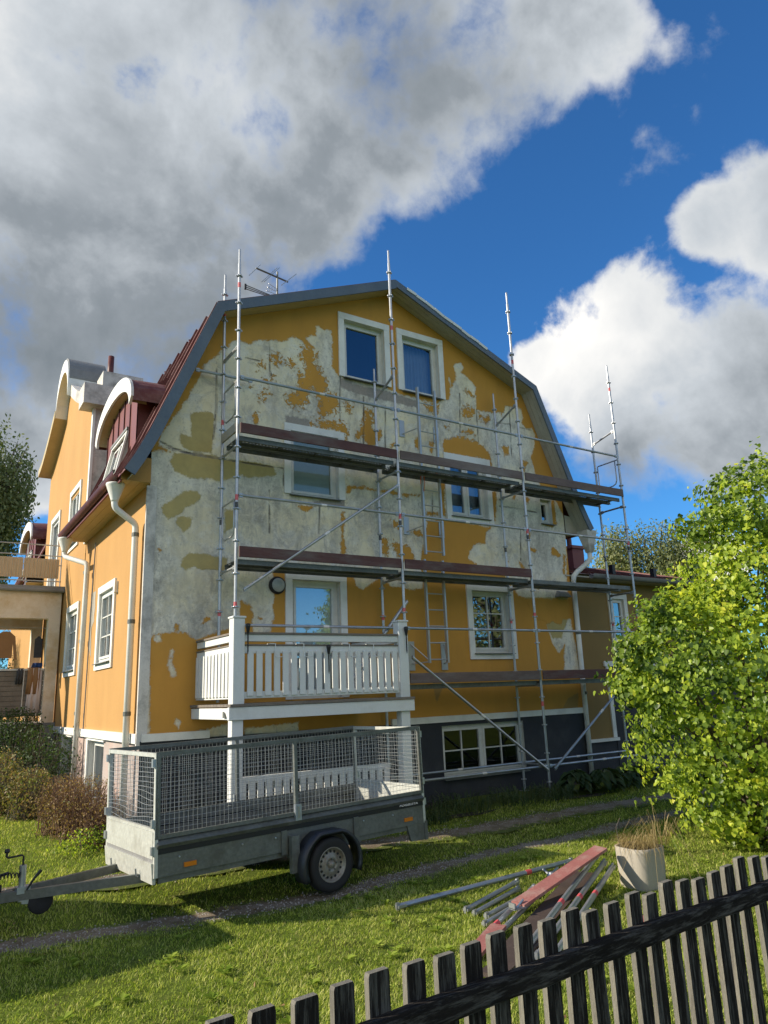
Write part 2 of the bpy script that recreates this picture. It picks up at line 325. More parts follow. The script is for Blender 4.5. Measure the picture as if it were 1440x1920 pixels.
def track_mat():
    m, t, p = nodes('gravel_and_turf'); tc = t.nodes.new('ShaderNodeTexCoord')
    def nz(sc, d):
        n = t.nodes.new('ShaderNodeTexNoise'); n.inputs['Scale'].default_value = sc; n.inputs['Detail'].default_value = d; n.inputs['Roughness'].default_value = .65; t.links.new(tc.outputs['Object'], n.inputs['Vector']); return n.outputs['Fac']
    def mix(f, a, c):
        n = t.nodes.new('ShaderNodeMix'); n.data_type = 'RGBA'; t.links.new(f, n.inputs[0])
        for i, x in ((6, a), (7, c)):
            if isinstance(x, tuple): n.inputs[i].default_value = (*x, 1)
            else: t.links.new(x, n.inputs[i])
        return n.outputs[2]
    def rng(f, lo, hi):
        r = t.nodes.new('ShaderNodeMapRange'); t.links.new(f, r.inputs[0]); r.inputs[1].default_value = lo; r.inputs[2].default_value = hi; return r.outputs[0]
    fine, mid = nz(95, 4), nz(4, 6)
    c = mix(rng(fine, .35, .65), (.16, .13, .095), (.36, .30, .235)); c = mix(rng(mid, .42, .62), c, (.16, .125, .08))
    at = t.nodes.new('ShaderNodeAttribute'); at.attribute_name = 'edge'
    ad = t.nodes.new('ShaderNodeMath'); ad.operation = 'MULTIPLY_ADD'; t.links.new(nz(7, 7), ad.inputs[0]); ad.inputs[1].default_value = 2.2; t.links.new(at.outputs['Fac'], ad.inputs[2])
    c = mix(rng(ad.outputs[0], 1.55, 1.85), c, (.115, .14, .04))
    t.links.new(c, p.inputs['Base Color']); p.inputs['Roughness'].default_value = .95; p.inputs['Specular IOR Level'].default_value = .05
    bp = t.nodes.new('ShaderNodeBump'); bp.inputs['Strength'].default_value = .9; bp.inputs['Distance'].default_value = .012; t.links.new(fine, bp.inputs['Height']); t.links.new(bp.outputs[0], p.inputs['Normal'])
    return m
M['track'] = track_mat()
for X, Y, w in TR:
    xs = np.arange(-9, 14, .12); R = []
    A = []; C = []
    for x in xs:
        yc = float(np.interp(x, X, Y)); n1 = .06 * math.sin(x * 7.3) + .05 * math.sin(x * 3.1 + 1) + RNG.normal(0, .02); n2 = .06 * math.sin(x * 5.9 + 2) + .05 * math.sin(x * 2.3) + RNG.normal(0, .02)
        A.append([(x, yc + f * (w + .1) + (n1 if f > 0 else n2) * abs(f), float(gz(x, yc + f * w)) + .006 + .004 * (1 - abs(f))) for f in (-1, -.5, 0, .5, 1)])
    b = B().rings(A, cap=False, closed=False)
    near = Y[0] < -2
    o = b.build('gravel_track', M['track'], None, True, off=(0, 0, 0)); ea = o.data.attributes.new('edge', 'FLOAT', 'POINT'); ea.data.foreach_set('value', np.tile([1., .45, 0., .45, 1.], len(xs)).astype(np.float32))
    tag(o, 'gravel wheel track of the drive, ' + ('the one nearer the picket fence' if near else 'the one nearer the house wall'), 'path', kind='structure')
# loose pebbles
b = B()
for k in range(5200):
    ti = k % 2; X, Y, w = TR[ti]; x = RNG.uniform(-4, 11); y = np.interp(x, X, Y) + RNG.normal(0, w * .8); s = RNG.uniform(.005, .013)
    z = float(gz(x, y)) + .008
    b.add([(x - s, y, z), (x + s, y, z), (x, y - s, z), (x, y + s * .9, z), (x, y, z + s)], [(0, 2, 4), (2, 1, 4), (1, 3, 4), (3, 0, 4)])
tag(b.build('gravel', M['pebble'], None, off=(0, 0, 0)), 'loose small stones on the wheel tracks', 'gravel', kind='stuff')

def leaves(name, P, Nrm, size, mat, parent=None, shape='leaf', tint=None, droop=None, kind=None):
    """many small leaf faces; P centres, Nrm facing, size per leaf"""
    n = len(P); P = np.asarray(P, float); Nrm = np.asarray(Nrm, float)
    Nrm = Nrm / (np.linalg.norm(Nrm, axis=1, keepdims=True) + 1e-9)
    d = RNG.normal(size=(n, 3)) if droop is None else np.asarray(droop, float)
    t = d - (d * Nrm).sum(1, keepdims=True) * Nrm; t /= (np.linalg.norm(t, axis=1, keepdims=True) + 1e-9); s = np.cross(Nrm, t)
    size = np.broadcast_to(np.asarray(size, float), (n,))[:, None]
    if shape == 'heart':
        prof = [(0, -.45, 0), (-.42, -.5, .10), (-.52, -.1, .14), (-.3, .3, .06), (0, .62, -.08), (.3, .3, .06), (.52, -.1, .14), (.42, -.5, .10)]
        faces = [(0, 4, 2, 1), (4, 3, 2), (0, 7, 6, 4), (6, 5, 4)]
    elif shape == 'leaf':
        prof = [(0, -.5, 0), (-.28, 0, .08), (0, .55, -.03), (.28, 0, .08)]; faces = [(0, 2, 1), (0, 3, 2)]
    elif shape == 'big':
        prof = [(0, -.5, 0), (-.33, -.1, .10), (-.2, .3, .02), (0, .6, -.18), (.2, .3, .02), (.33, -.1, .10)]; faces = [(0, 3, 2, 1), (0, 5, 4, 3)]
    else:
        prof = [(-.10, -.5, 0), (.10, -.5, 0), (0, .5, .05)]; faces = [(0, 1, 2)]
    k = len(prof)
    Vv = np.concatenate([(P + size * (a * s + bb * t + c * Nrm))[:, None, :] for a, bb, c in prof], 1).reshape(-1, 3)
    off = OFF[parent.name] if parent is not None else np.array([P[:, 0].mean(), P[:, 1].mean(), P[:, 2].min()])
    Vv = Vv - off
    loops = []; starts = []; tot = []
    base = (np.arange(n) * k)[:, None]
    L = np.concatenate([base + np.array(f)[None, :] for f in faces], 1)     # n x sum
    lens = [len(f) for f in faces]
    me = bpy.data.meshes.new(name)
    me.vertices.add(n * k); me.vertices.foreach_set('co', Vv.ravel())
    me.loops.add(L.size); me.loops.foreach_set('vertex_index', L.ravel().astype(np.int32))
    st = np.concatenate([[0], np.cumsum(lens)[:-1]]); ls = (np.arange(n)[:, None] * sum(lens) + st[None, :]).ravel()
    me.polygons.add(n * len(faces)); me.polygons.foreach_set('loop_start', ls.astype(np.int32))
    me.polygons.foreach_set('loop_total', np.tile(lens, n).astype(np.int32))
    me.update(calc_edges=True); me.validate()
    tn = RNG.uniform(0, 1, n) if tint is None else np.clip(tint, 0, 1)
    a = me.attributes.new('tint', 'FLOAT', 'POINT'); a.data.foreach_set('value', np.repeat(tn, k).astype(np.float32))
    me.materials.append(mat)
    o = bpy.data.objects.new(name, me); COL.objects.link(o)
    if parent is not None: o.parent = parent
    else: o.location = off
    OFF[o.name] = off
    if kind: o['kind'] = kind
    return o

# ------------------------------------------------------------------ main house
house = thing('yellow_house', 'ochre rendered mansard house with peeling gable and red dormers', 'house', (4.57, 4, 0))
def in_poly(px, pz, poly):
    x, z = px, pz; ins = np.zeros(x.shape, bool); n = len(poly)
    for i in range(n):
        x1, z1 = poly[i]; x2, z2 = poly[(i + 1) % n]
        if z1 == z2: continue
        c = ((z1 > z) != (z2 > z)) & (x < (x2 - x1) * (z - z1) / (z2 - z1) + x1); ins ^= c
    return ins
def seg_d(x, z, pts, closed=True):
    d = np.full(x.shape, 1e9); n = len(pts)
    for i in range(n if closed else n - 1):
        a = np.array(pts[i]); bb = np.array(pts[(i + 1) % n]); e = bb - a; L = e @ e + 1e-12
        t = np.clip(((x - a[0]) * e[0] + (z - a[1]) * e[1]) / L, 0, 1)
        d = np.minimum(d, np.hypot(x - a[0] - t * e[0], z - a[1] - t * e[1]))
    return d
def sdf(x, z, polys):
    out = np.full(x.shape, -9.)
    for p in polys:
        d = seg_d(x, z, p); out = np.maximum(out, np.where(in_poly(x, z, p), d, -d))
    return out
GW = 9.14
ROOFP = [(-.05, 5.18), (.92 + .14, 8.22), (4.57, 9.62), (GW - 1.06, 8.22), (GW + .05, 5.18)]   # underside of the verge on the wall
HOLES = [(3.56, 4.48, 7.78, 9.0), (4.92, 5.83, 7.78, 9.0), (2.41, 3.36, 5.33, 6.50), (5.95, 6.91, 5.31, 6.48), (8.45, 8.79, 5.38, 5.93), (2.42, 3.34, 1.86, 3.83), (6.31, 7.27, 2.60, 3.81)]
def grid_wall(a0, a1, b0, b1, step, holes):
    A = set(np.linspace(a0, a1, max(2, int(round((a1 - a0) / step)) + 1)).round(4).tolist()); Bs = set(np.linspace(b0, b1, max(2, int(round((b1 - b0) / step)) + 1)).round(4).tolist())
    for h in holes:
        for q in h[:2]:
            A = {a for a in A if abs(a - q) > step * .3 or a in (a0, a1)}; A.add(round(q, 4))
        for q in h[2:]:
            Bs = {a for a in Bs if abs(a - q) > step * .3 or a in (b0, b1)}; Bs.add(round(q, 4))
    return np.array(sorted(A)), np.array(sorted(Bs))
def holed(A, Bs, holes, fn):
    na = len(A); vs = [fn(a, c) for c in Bs for a in A]; fs = []
    for j in range(len(Bs) - 1):
        cz = (Bs[j] + Bs[j + 1]) / 2
        for i in range(na - 1):
            cx = (A[i] + A[i + 1]) / 2
            if any(h[0] < cx < h[1] and h[2] < cz < h[3] for h in holes): continue
            fs.append((j * na + i, j * na + i + 1, (j + 1) * na + i + 1, (j + 1) * na + i))
    bb = B(); bb.v = vs; bb.f = fs; return bb
PATCH={'strip':[[(-0.16,5.26),(-0.14,5.42),(-0.01,5.74),(0.28,5.79),(0.32,5.76),(0.11,5.86),(0.1,5.93),(0.28,6.3),(0.41,6.54),(0.58,6.81),(0.74,7.18),(0.8,7.41),(0.95,7.54),(1.07,7.7),(1.2,7.83),(1.36,8.03),(1.47,7.99),(1.65,8.0),(1.82,8.13),(1.98,8.15),(2.32,8.22),(2.48,8.38),(2.66,8.33),(2.72,8.24),(2.95,8.21),(2.84,8.3),(2.74,8.38),(2.77,8.44),(2.97,8.49),(2.94,8.72),(3.09,8.68),(3.29,8.68),(3.29,7.91),(3.42,7.79),(4.47,7.75),(4.86,7.69),(5.48,7.68),(5.37,7.66),(5.73,7.67),(5.93,7.79),(6.06,7.79),(6.12,8.06),(6.1,8.31),(6.13,8.29),(6.15,8.1),(6.3,8.3),(6.28,8.47),(6.24,8.61),(6.34,8.72),(6.48,8.73),(6.54,8.63),(6.44,8.5),(6.54,8.48),(6.72,8.36),(6.82,8.23),(6.81,7.73),(6.91,7.73),(7.2,7.72),(7.49,7.8),(7.52,7.69),(7.61,7.86),(7.66,7.97),(7.96,8.01),(8.12,8.01),(8.17,7.81),(8.09,7.65),(8.22,7.55),(8.41,7.58),(8.49,7.44),(8.43,7.1),(8.29,6.87),(8.34,6.67),(8.4,6.48),(8.58,6.09),(8.95,5.93),(9.3,5.3),(9.18,5.17),(9.05,4.24),(9.02,3.73),(7.76,3.72),(7.58,3.75),(7.41,3.95),(7.24,4.16),(6.53,4.33),(6.3,4.45),(6.34,4.59),(6.53,4.76),(6.78,4.8),(6.82,5.02),(6.97,5.14),(5.91,5.22),(5.32,5.13),(5.3,4.92),(5.15,4.51),(5.13,3.78),(4.84,3.77),(4.42,3.81),(4.2,3.96),(4.09,3.89),(3.83,3.73),(3.66,3.78),(3.64,3.96),(3.47,3.95),(2.28,3.98),(2.08,3.96),(2.08,3.15),(2.01,2.91),(1.91,2.84),(1.72,2.92),(1.72,3.12),(1.7,3.37),(1.5,3.45),(1.51,3.14),(1.39,3.01),(0.79,2.81),(0.61,2.93),(0.17,2.89),(0.09,2.8),(0.01,2.74),(-0.06,2.62),(0.0,1.44),(-0.02,5.2)]],'yel':[[(2.71,8.24),(2.89,8.21),(2.97,8.1),(2.94,7.91),(3.05,7.81),(3.15,7.65),(3.2,7.53),(3.17,7.37),(3.36,7.39),(3.42,7.27),(3.41,7.12),(3.27,6.97),(3.05,6.85),(2.98,6.94),(2.96,7.23),(2.86,7.36),(2.79,7.25),(2.77,7.1),(2.59,6.96),(2.47,6.96),(2.3,7.05),(2.35,7.18),(2.52,7.29),(2.57,7.45),(2.55,7.6),(2.7,7.68),(2.68,7.88),(2.61,8.04)],[(2.04,7.88),(2.17,7.95),(2.25,7.8),(2.12,7.68),(2.04,7.73)],[(2.3,7.86),(2.43,7.94),(2.53,7.77),(2.45,7.69)],[(1.92,7.41),(2.08,7.52),(2.11,7.43),(2.03,7.34),(1.99,7.14),(1.91,6.98),(1.78,6.97),(1.93,7.15),(1.97,7.3)],[(1.62,7.23),(1.72,7.18),(1.65,7.15)],[(1.69,6.67),(1.79,6.74),(1.84,6.63),(1.74,6.5)],[(1.77,7.62),(1.86,7.68),(1.92,7.6),(1.81,7.53)],[(2.78,6.75),(3.51,6.86),(3.61,6.73),(3.6,6.45),(3.54,6.43),(3.53,6.64),(2.78,6.66)],[(3.96,7.22),(4.13,7.23),(4.21,6.96),(4.15,6.84),(4.36,6.83),(4.34,6.67),(4.19,6.52),(4.07,6.45),(3.95,6.56),(3.94,6.65),(3.83,6.53),(3.77,6.53),(3.75,6.65),(3.89,6.82)],[(4.54,6.55),(4.69,6.7),(4.67,6.57),(4.56,6.5)],[(5.1,6.79),(5.24,6.83),(5.22,6.65),(5.11,6.72)],[(2.53,5.14),(2.83,5.15),(2.75,5.04),(2.65,5.05)],[(3.53,5.63),(3.79,5.63),(4.32,5.63),(4.49,5.66),(4.78,5.61),(5.23,5.65),(5.23,5.62),(4.75,5.56),(4.38,5.59),(3.79,5.59),(3.66,5.59),(3.58,5.48),(3.52,5.47)],[(3.44,5.14),(3.48,5.15),(3.47,4.73),(3.43,4.72)],[(4.52,5.04),(4.65,5.05),(4.68,4.88),(4.53,4.92)],[(3.55,7.25),(3.71,7.25),(3.68,7.07),(3.54,7.09)],[(5.87,6.89),(6.17,7.0),(6.37,7.03),(6.71,7.0),(6.91,6.92),(7.1,6.75),(7.16,6.42),(7.03,6.41),(7.04,6.63),(5.83,6.62)],[(6.39,7.71),(6.6,7.78),(6.74,7.72),(6.69,7.54),(6.48,7.5),(6.38,7.6)],[(6.48,8.13),(6.64,8.18),(6.78,8.05),(6.66,8.0)],[(6.38,7.15),(6.59,7.24),(6.72,7.15),(6.61,7.07)],[(7.45,6.98),(7.67,7.04),(7.65,6.84),(7.5,6.78)],[(5.89,7.23),(6.05,7.23),(5.98,7.13)],[(5.37,7.6),(5.79,7.65),(5.81,7.55),(5.68,7.41),(5.52,7.44)],[(8.05,6.75),(8.2,6.74),(8.01,6.43)],[(7.01,5.93),(7.2,5.95),(7.1,5.31),(7.03,5.28)],[(5.7,5.93),(5.81,5.95),(5.78,5.28),(5.34,5.26),(5.35,5.31),(5.69,5.33)],[(8.79,5.91),(8.87,5.92),(8.92,5.4),(8.75,5.3),(8.49,5.36),(8.72,5.42)],[(8.65,4.84),(8.77,4.87),(8.94,4.69),(8.85,4.66),(8.67,4.7)],[(7.97,4.79),(8.23,4.78),(8.18,4.72),(8.0,4.74)],[(7.29,4.47),(7.4,4.48),(7.37,4.4),(7.28,4.39)],[(9.02,4.73),(9.08,4.73),(9.01,4.25),(8.95,4.33)],[(7.65,4.5),(7.75,4.45),(7.81,4.32),(7.7,4.34)],[(6.87,7.66),(6.97,7.59),(6.92,7.47),(6.86,7.51)],[(6.97,7.59),(7.19,7.66),(7.18,7.51),(7.03,7.46)],[(5.1,6.8),(5.24,6.79),(5.24,6.58),(5.12,6.61)],[(5.51,6.78),(5.6,6.77),(5.55,6.55),(5.49,6.59)],[(7.66,5.94),(7.75,5.95),(7.7,5.83),(7.64,5.84)],[(8.01,5.91),(8.14,5.9),(8.08,5.75),(8.03,5.77)],[(4.57,5.02),(4.69,5.01),(4.67,4.91),(4.56,4.9)],[(4.24,4.76),(4.42,4.68),(4.39,4.35),(4.26,4.41)],[(4.52,5.05),(4.65,5.03),(4.66,4.9),(4.51,4.92)],[(4.52,4.65),(4.92,4.59),(4.97,4.43),(5.02,4.31),(4.67,4.28),(4.51,4.52)],[(4.9,4.88),(5.14,4.94),(5.23,4.78),(5.05,4.8)],[(3.41,5.07),(3.46,5.07),(3.47,4.35),(3.39,4.32)],[(8.09,3.99),(8.21,3.95),(8.17,3.88)],[(8.0,5.12),(8.08,5.13),(8.0,4.94)],[(0.16,4.2),(0.22,4.21),(0.22,4.14),(0.15,4.13)],[(0.95,3.17),(1.02,3.15),(0.95,3.09),(0.87,3.04)],[(0.46,3.04),(0.52,3.02),(0.5,2.93),(0.46,2.93)],[(1.82,3.18),(1.88,3.17),(1.86,3.13)]],'olive':[[(0.61,6.49),(0.84,6.58),(0.99,6.56),(1.01,6.43),(0.98,5.87),(0.63,5.84),(0.51,5.88),(0.43,6.01),(0.46,6.1),(0.62,6.09)],[(0.29,5.62),(0.37,5.78),(0.98,5.83),(1.19,5.79),(1.52,5.8),(1.85,5.82),(2.08,5.77),(2.15,5.62),(1.63,5.53),(1.5,5.56),(1.12,5.38),(0.99,5.41),(0.58,5.39),(0.38,5.47)],[(0.19,4.88),(0.34,4.98),(0.55,5.16),(0.75,5.18),(0.81,5.09),(0.72,4.96),(0.58,4.9),(0.47,4.77),(0.3,4.65),(0.22,4.75)],[(0.41,4.63),(0.49,4.73),(0.68,4.73),(0.67,4.59),(0.55,4.48)],[(0.51,3.94),(0.55,4.07),(0.66,4.16),(1.28,4.12),(1.28,3.92),(0.78,3.91),(0.73,3.94),(0.6,3.88)],[(1.22,4.93),(1.39,4.92),(1.39,4.64),(1.22,4.55)],[(7.76,3.72),(9.03,3.77),(8.99,3.36),(8.7,2.89),(8.44,2.88),(8.29,3.24),(7.96,3.3)]],'white':[[(0.0,1.44),(-0.01,5.2),(0.54,5.25),(0.54,5.13),(0.2,4.89),(0.25,4.62),(0.36,3.97),(0.16,3.11),(0.1,2.91),(0.15,1.46)],[(-0.13,5.34),(-0.08,5.63),(0.04,5.77),(0.3,5.76),(0.38,5.45),(0.99,5.38),(1.41,5.52),(2.26,5.75),(2.28,5.31),(1.42,5.1),(0.92,5.06),(0.79,5.17),(0.55,5.18),(0.21,4.94),(0.02,4.84)],[(2.22,6.89),(2.93,7.03),(2.98,6.89),(3.56,6.89),(3.66,6.66),(3.66,6.46),(3.6,6.72),(3.51,6.88),(2.32,6.79)],[(3.03,8.61),(3.29,8.66),(3.29,7.91),(3.42,7.76),(3.42,7.48),(3.28,7.45),(3.15,7.73),(3.02,7.9)],[(3.42,7.73),(4.47,7.69),(5.48,7.68),(5.46,7.34),(4.72,7.26),(4.13,7.25),(3.44,7.25)],[(5.9,7.76),(6.33,8.25),(6.19,7.34),(5.84,6.94),(5.68,6.54),(5.74,7.37)],[(6.84,7.71),(7.53,7.78),(8.08,7.73),(8.47,7.44),(8.4,7.16),(8.14,6.91),(7.8,6.57),(7.29,6.5),(6.98,6.93),(6.8,7.27)],[(7.23,5.93),(8.48,5.91),(8.45,5.39),(9.3,5.3),(9.15,4.94),(9.05,4.24),(7.97,4.22),(7.98,4.9),(6.81,4.81),(6.88,5.13),(7.2,5.27)],[(7.41,3.95),(9.05,3.96),(9.02,3.73),(7.57,3.71)],[(8.8,3.25),(9.06,3.29),(9.17,2.21),(8.71,2.23),(8.78,2.78)],[(3.52,5.41),(5.35,5.63),(5.32,5.22),(3.51,5.18)]],'extra':[[(8.8,3.28),(9.04,3.31),(9.17,2.21),(8.7,2.23),(8.79,2.78),(8.6,2.57),(8.43,2.78),(8.31,3.17),(8.49,3.24),(8.74,3.17)],[(0.4,2.66),(0.46,2.66),(0.44,2.46),(0.51,2.29),(0.44,2.27),(0.36,2.44)],[(-0.07,2.74),(0.09,2.76),(0.15,1.46),(-0.01,1.45)],[(0.51,1.65),(0.59,1.61),(0.57,1.49),(0.51,1.57)],[(0.13,2.84),(0.23,2.89),(0.27,2.78),(0.17,2.76)],[(3.64,3.99),(5.17,4.08),(5.13,3.78),(4.84,3.77),(4.42,3.81),(4.2,3.96),(4.09,3.89),(3.83,3.73),(3.66,3.78)],[(0.59,1.41),(1.32,1.53),(1.32,1.24),(0.66,1.29)],[(1.59,1.45),(2.25,1.48),(2.52,1.51),(2.52,1.16),(1.59,1.22)]],'grey':[[(2.32,6.77),(2.8,6.78),(2.77,6.61),(2.74,6.53),(2.32,6.55)],[(3.44,7.76),(3.73,7.75),(3.72,7.67),(4.47,7.69),(4.86,7.66),(5.29,7.61),(5.28,7.47),(4.43,7.47),(3.86,7.49),(3.47,7.54)],[(4.78,8.11),(4.92,8.14),(4.9,7.75),(4.76,7.83)],[(4.46,8.04),(4.58,8.07),(4.47,7.75),(4.42,7.76)],[(2.85,5.24),(3.49,5.42),(3.5,5.2),(2.87,5.15)],[(0.17,5.87),(0.37,5.84),(0.67,5.81),(1.19,5.8),(1.19,5.77),(0.65,5.77),(0.29,5.81)]],'oliveyel':[[(8.55,1.46),(8.73,1.66),(9.05,1.75),(8.99,1.41)],[(5.21,2.24),(5.56,2.26),(5.51,2.02),(5.33,1.69),(5.28,1.93)]],'crack':[[(0.09,5.94),(0.37,5.84),(0.67,5.79),(1.19,5.79),(1.85,5.77),(2.27,5.77),(2.28,5.46)],[(7.29,7.53),(7.69,7.54),(8.37,7.53)],[(7.24,5.63),(7.88,5.63),(8.33,5.6)],[(2.0,8.17),(2.01,7.58),(2.05,7.49)],[(3.46,7.8),(3.44,7.33),(3.44,6.87)],[(2.0,5.35),(2.01,4.6)],[(2.97,5.16),(2.95,4.67)],[(1.55,7.71),(1.83,7.71)],[(6.81,7.73),(6.79,6.99)],[(6.37,8.02),(6.31,7.11)],[(7.77,7.98),(7.75,7.44),(7.71,6.73)],[(4.9,6.74),(4.9,6.42)],[(1.03,7.51),(1.04,6.66),(1.0,6.11)],[(4.46,7.37),(4.42,6.45)],[(5.5,5.72),(5.46,5.21)],[(7.8,5.22),(7.72,4.5)],[(3.97,7.46),(3.93,6.43)]]}
# gable wall: fine grid carrying the outlines of the stripped and patched render
A, Bs = grid_wall(0, GW, 1.36, 9.86, .033, HOLES)
zroof = lambda x: np.interp(x, [-.12, .90, 4.57, GW - .90, GW + .12], [5.95, 8.40, 9.93, 8.40, 5.95]) - .08
GX, GZ = np.meshgrid(A, Bs)
GZc = np.minimum(GZ, zroof(GX) + .10)                   # top edge runs up behind the verge boards
nz_ = 0
b = holed(A, Bs, HOLES, lambda a, c: (a, 0, c))
keep = []
for f in b.f:
    zmin = min(b.v[i][2] for i in f); xm = sum(b.v[i][0] for i in f) / 4
    if zmin < zroof(xm) - .005: keep.append(f)
b.f = keep
b.v = [(x, y, min(z, float(zroof(x)) + .05)) for x, y, z in b.v]
def gable_mat():
    m, t, p = nodes('stripped_gable_render')
    tc = t.nodes.new('ShaderNodeTexCoord')
    def nz(sc, det, ro=.6, st=(1, 1, 1), dist=0):
        mp = t.nodes.new('ShaderNodeMapping'); mp.inputs['Scale'].default_value = st; t.links.new(tc.outputs['Object'], mp.inputs[0])
        n = t.nodes.new('ShaderNodeTexNoise'); n.inputs['Scale'].default_value = sc; n.inputs['Detail'].default_value = det; n.inputs['Roughness'].default_value = ro; n.inputs['Distortion'].default_value = dist
        t.links.new(mp.outputs[0], n.inputs['Vector']); return n.outputs['Fac']
    def attr(n):
        a = t.nodes.new('ShaderNodeAttribute'); a.attribute_name = n; return a.outputs['Fac']
    def ma(op, a, bq=None, c=None, cl=False):
        n = t.nodes.new('ShaderNodeMath'); n.operation = op; n.use_clamp = cl
        for i, x in enumerate((a, bq, c)):
            if x is None: continue
            if isinstance(x, (int, float)): n.inputs[i].default_value = x
            else: t.links.new(x, n.inputs[i])
        return n.outputs[0]
    def rng(f, lo, hi, a=0., c=1.):
        r = t.nodes.new('ShaderNodeMapRange'); t.links.new(f, r.inputs[0]); r.inputs[1].default_value = lo; r.inputs[2].default_value = hi; r.inputs[3].default_value = a; r.inputs[4].default_value = c; return r.outputs[0]
    def mix(f, a, c):
        n = t.nodes.new('ShaderNodeMix'); n.data_type = 'RGBA'; t.links.new(f, n.inputs[0])
        for i, x in ((6, a), (7, c)):
            if isinstance(x, tuple): n.inputs[i].default_value = (*x, 1)
            else: t.links.new(x, n.inputs[i])
        return n.outputs[2]
    nbig, nmid, nfine, ntiny, nstreak = nz(1.1, 6, .65), nz(5, 7, .68, dist=.3), nz(22, 6, .7, dist=.4), nz(75, 4, .6), nz(2.2, 6, .7, (1, 1, .18))
    edge = ma('ADD', ma('MULTIPLY', ma('SUBTRACT', nfine, .5), .12), ma('MULTIPLY', ma('SUBTRACT', nmid, .5), .16))
    fz = attr('fuzz')
    edgef = ma('ADD', edge, ma('MULTIPLY', ma('MULTIPLY', ma('SUBTRACT', nz(13, 8, .72, dist=.6), .52), .75), fz))
    def mask(name, amp=1., e=edge, w=.014):
        return rng(ma('ADD', attr(name), ma('MULTIPLY', e, amp)), -w, w)
    strip = mask('strip', 1., edge); yel = mask('yel', 1.15, edgef); ext = mask('extra', .8)
    # base ochre with vertical weathering
    yc = mix(rng(nbig, .35, .7), (.55, .285, .058), (.48, .25, .053)); yc = mix(ma('MULTIPLY', rng(nstreak, .5, .72), .35), yc, (.36, .185, .048))
    cream = mix(rng(nbig, .35, .65), (.83, .75, .53), (.70, .63, .46)); cream = mix(ma('MULTIPLY', rng(nmid, .45, .7), .6), cream, (.60, .54, .37))
    whit = mix(rng(nmid, .38, .68), (.80, .765, .65), (.62, .59, .505)); whit = mix(ma('MULTIPLY', rng(nfine, .52, .68), .7), whit, (.34, .325, .30))
    wm = rng(ma('ADD', attr('white'), ma('MULTIPLY', ma('SUBTRACT', nmid, .5), .55)), -.08, .10)
    wm2 = ma('MULTIPLY', rng(nz(2.7, 8, .7, dist=.5), .46, .58), .9)
    plas = mix(ma('MAXIMUM', wm, wm2), cream, whit)
    # grey grime blotches and streaks on the bare render
    plas = mix(ma('MULTIPLY', rng(nz(3.1, 9, .75, (1, 1, .7), .6), .51, .66), .75), plas, (.33, .31, .275))
    plas = mix(ma('MULTIPLY', rng(nstreak, .52, .72), .6), plas, (.38, .35, .30))
    plas = mix(ma('MULTIPLY', rng(nfine, .60, .68), .5), plas, (.27, .245, .21))
    gr = ma('MULTIPLY', attr('grime'), rng(nz(6, 9, .75, (1, 1, .6), .8), .38, .62)); plas = mix(ma('MULTIPLY', gr, .75), plas, (.27, .255, .225))
    sc_ = ma('MULTIPLY', rng(nz(9, 5, .6, (1, 1, 7), .2), .58, .66), .5); plas = mix(sc_, plas, (.80, .76, .64))
    ol = mask('olive', .7); plas = mix(ol, plas, mix(rng(nmid, .4, .65), (.47, .375, .16), (.40, .325, .145)))
    # small missed flecks of ochre
    col = mix(ma('MAXIMUM', strip, ext), yc, plas)
    col = mix(ma('MULTIPLY', yel, ma('SUBTRACT', 1., ext)), col, yc)
    gm = mask('grey', .6); col = mix(gm, col, mix(rng(nfine, .4, .65), (.34, .305, .27), (.27, .245, .22)))
    oy = mask('oliveyel', .6); col = mix(ma('MULTIPLY', oy, .8), col, (.30, .195, .075))
    ck = rng(ma('ADD', attr('crack'), ma('MULTIPLY', ma('SUBTRACT', nmid, .5), .035)), .008, .024, 1., 0.)
    ck = ma('MULTIPLY', ck, rng(nz(4, 4), .36, .50)); col = mix(ma('MULTIPLY', ck, .8), col, (.09, .08, .07))
    t.links.new(col, p.inputs['Base Color']); p.inputs['Roughness'].default_value = .9; p.inputs['Specular IOR Level'].default_value = .2
    bare = ma('MULTIPLY', ma('MAXIMUM', strip, ext), ma('SUBTRACT', 1., yel))
    h = ma('SUBTRACT', ma('ADD', ma('MULTIPLY', ntiny, .18), ma('MULTIPLY', nfine, ma('MULTIPLY', bare, .35))), ma('MULTIPLY', bare, .7))
    h = ma('SUBTRACT', ma('ADD', h, ma('MULTIPLY', ol, .4)), ck)
    bp = t.nodes.new('ShaderNodeBump'); bp.inputs['Strength'].default_value = .9; bp.inputs['Distance'].default_value = .016
    t.links.new(h, bp.inputs['Height']); t.links.new(bp.outputs[0], p.inputs['Normal'])
    return m
gw = b.build('gable_wall', gable_mat(), house)
vx = np.array([q[0] for q in b.v]); vz = np.array([q[2] for q in b.v])
def setattr_(o, n, val):
    a = o.data.attributes.new(n, 'FLOAT', 'POINT'); a.data.foreach_set('value', np.asarray(val, np.float32))
for k in ('strip', 'yel', 'olive', 'white', 'extra', 'grey', 'oliveyel'): setattr_(gw, k, sdf(vx, vz, PATCH[k]))
ckd = np.full(vx.shape, 9.)
for c in PATCH['crack']: ckd = np.minimum(ckd, seg_d(vx, vz, c, False))
setattr_(gw, 'crack', ckd)
grm = np.zeros(vx.shape)
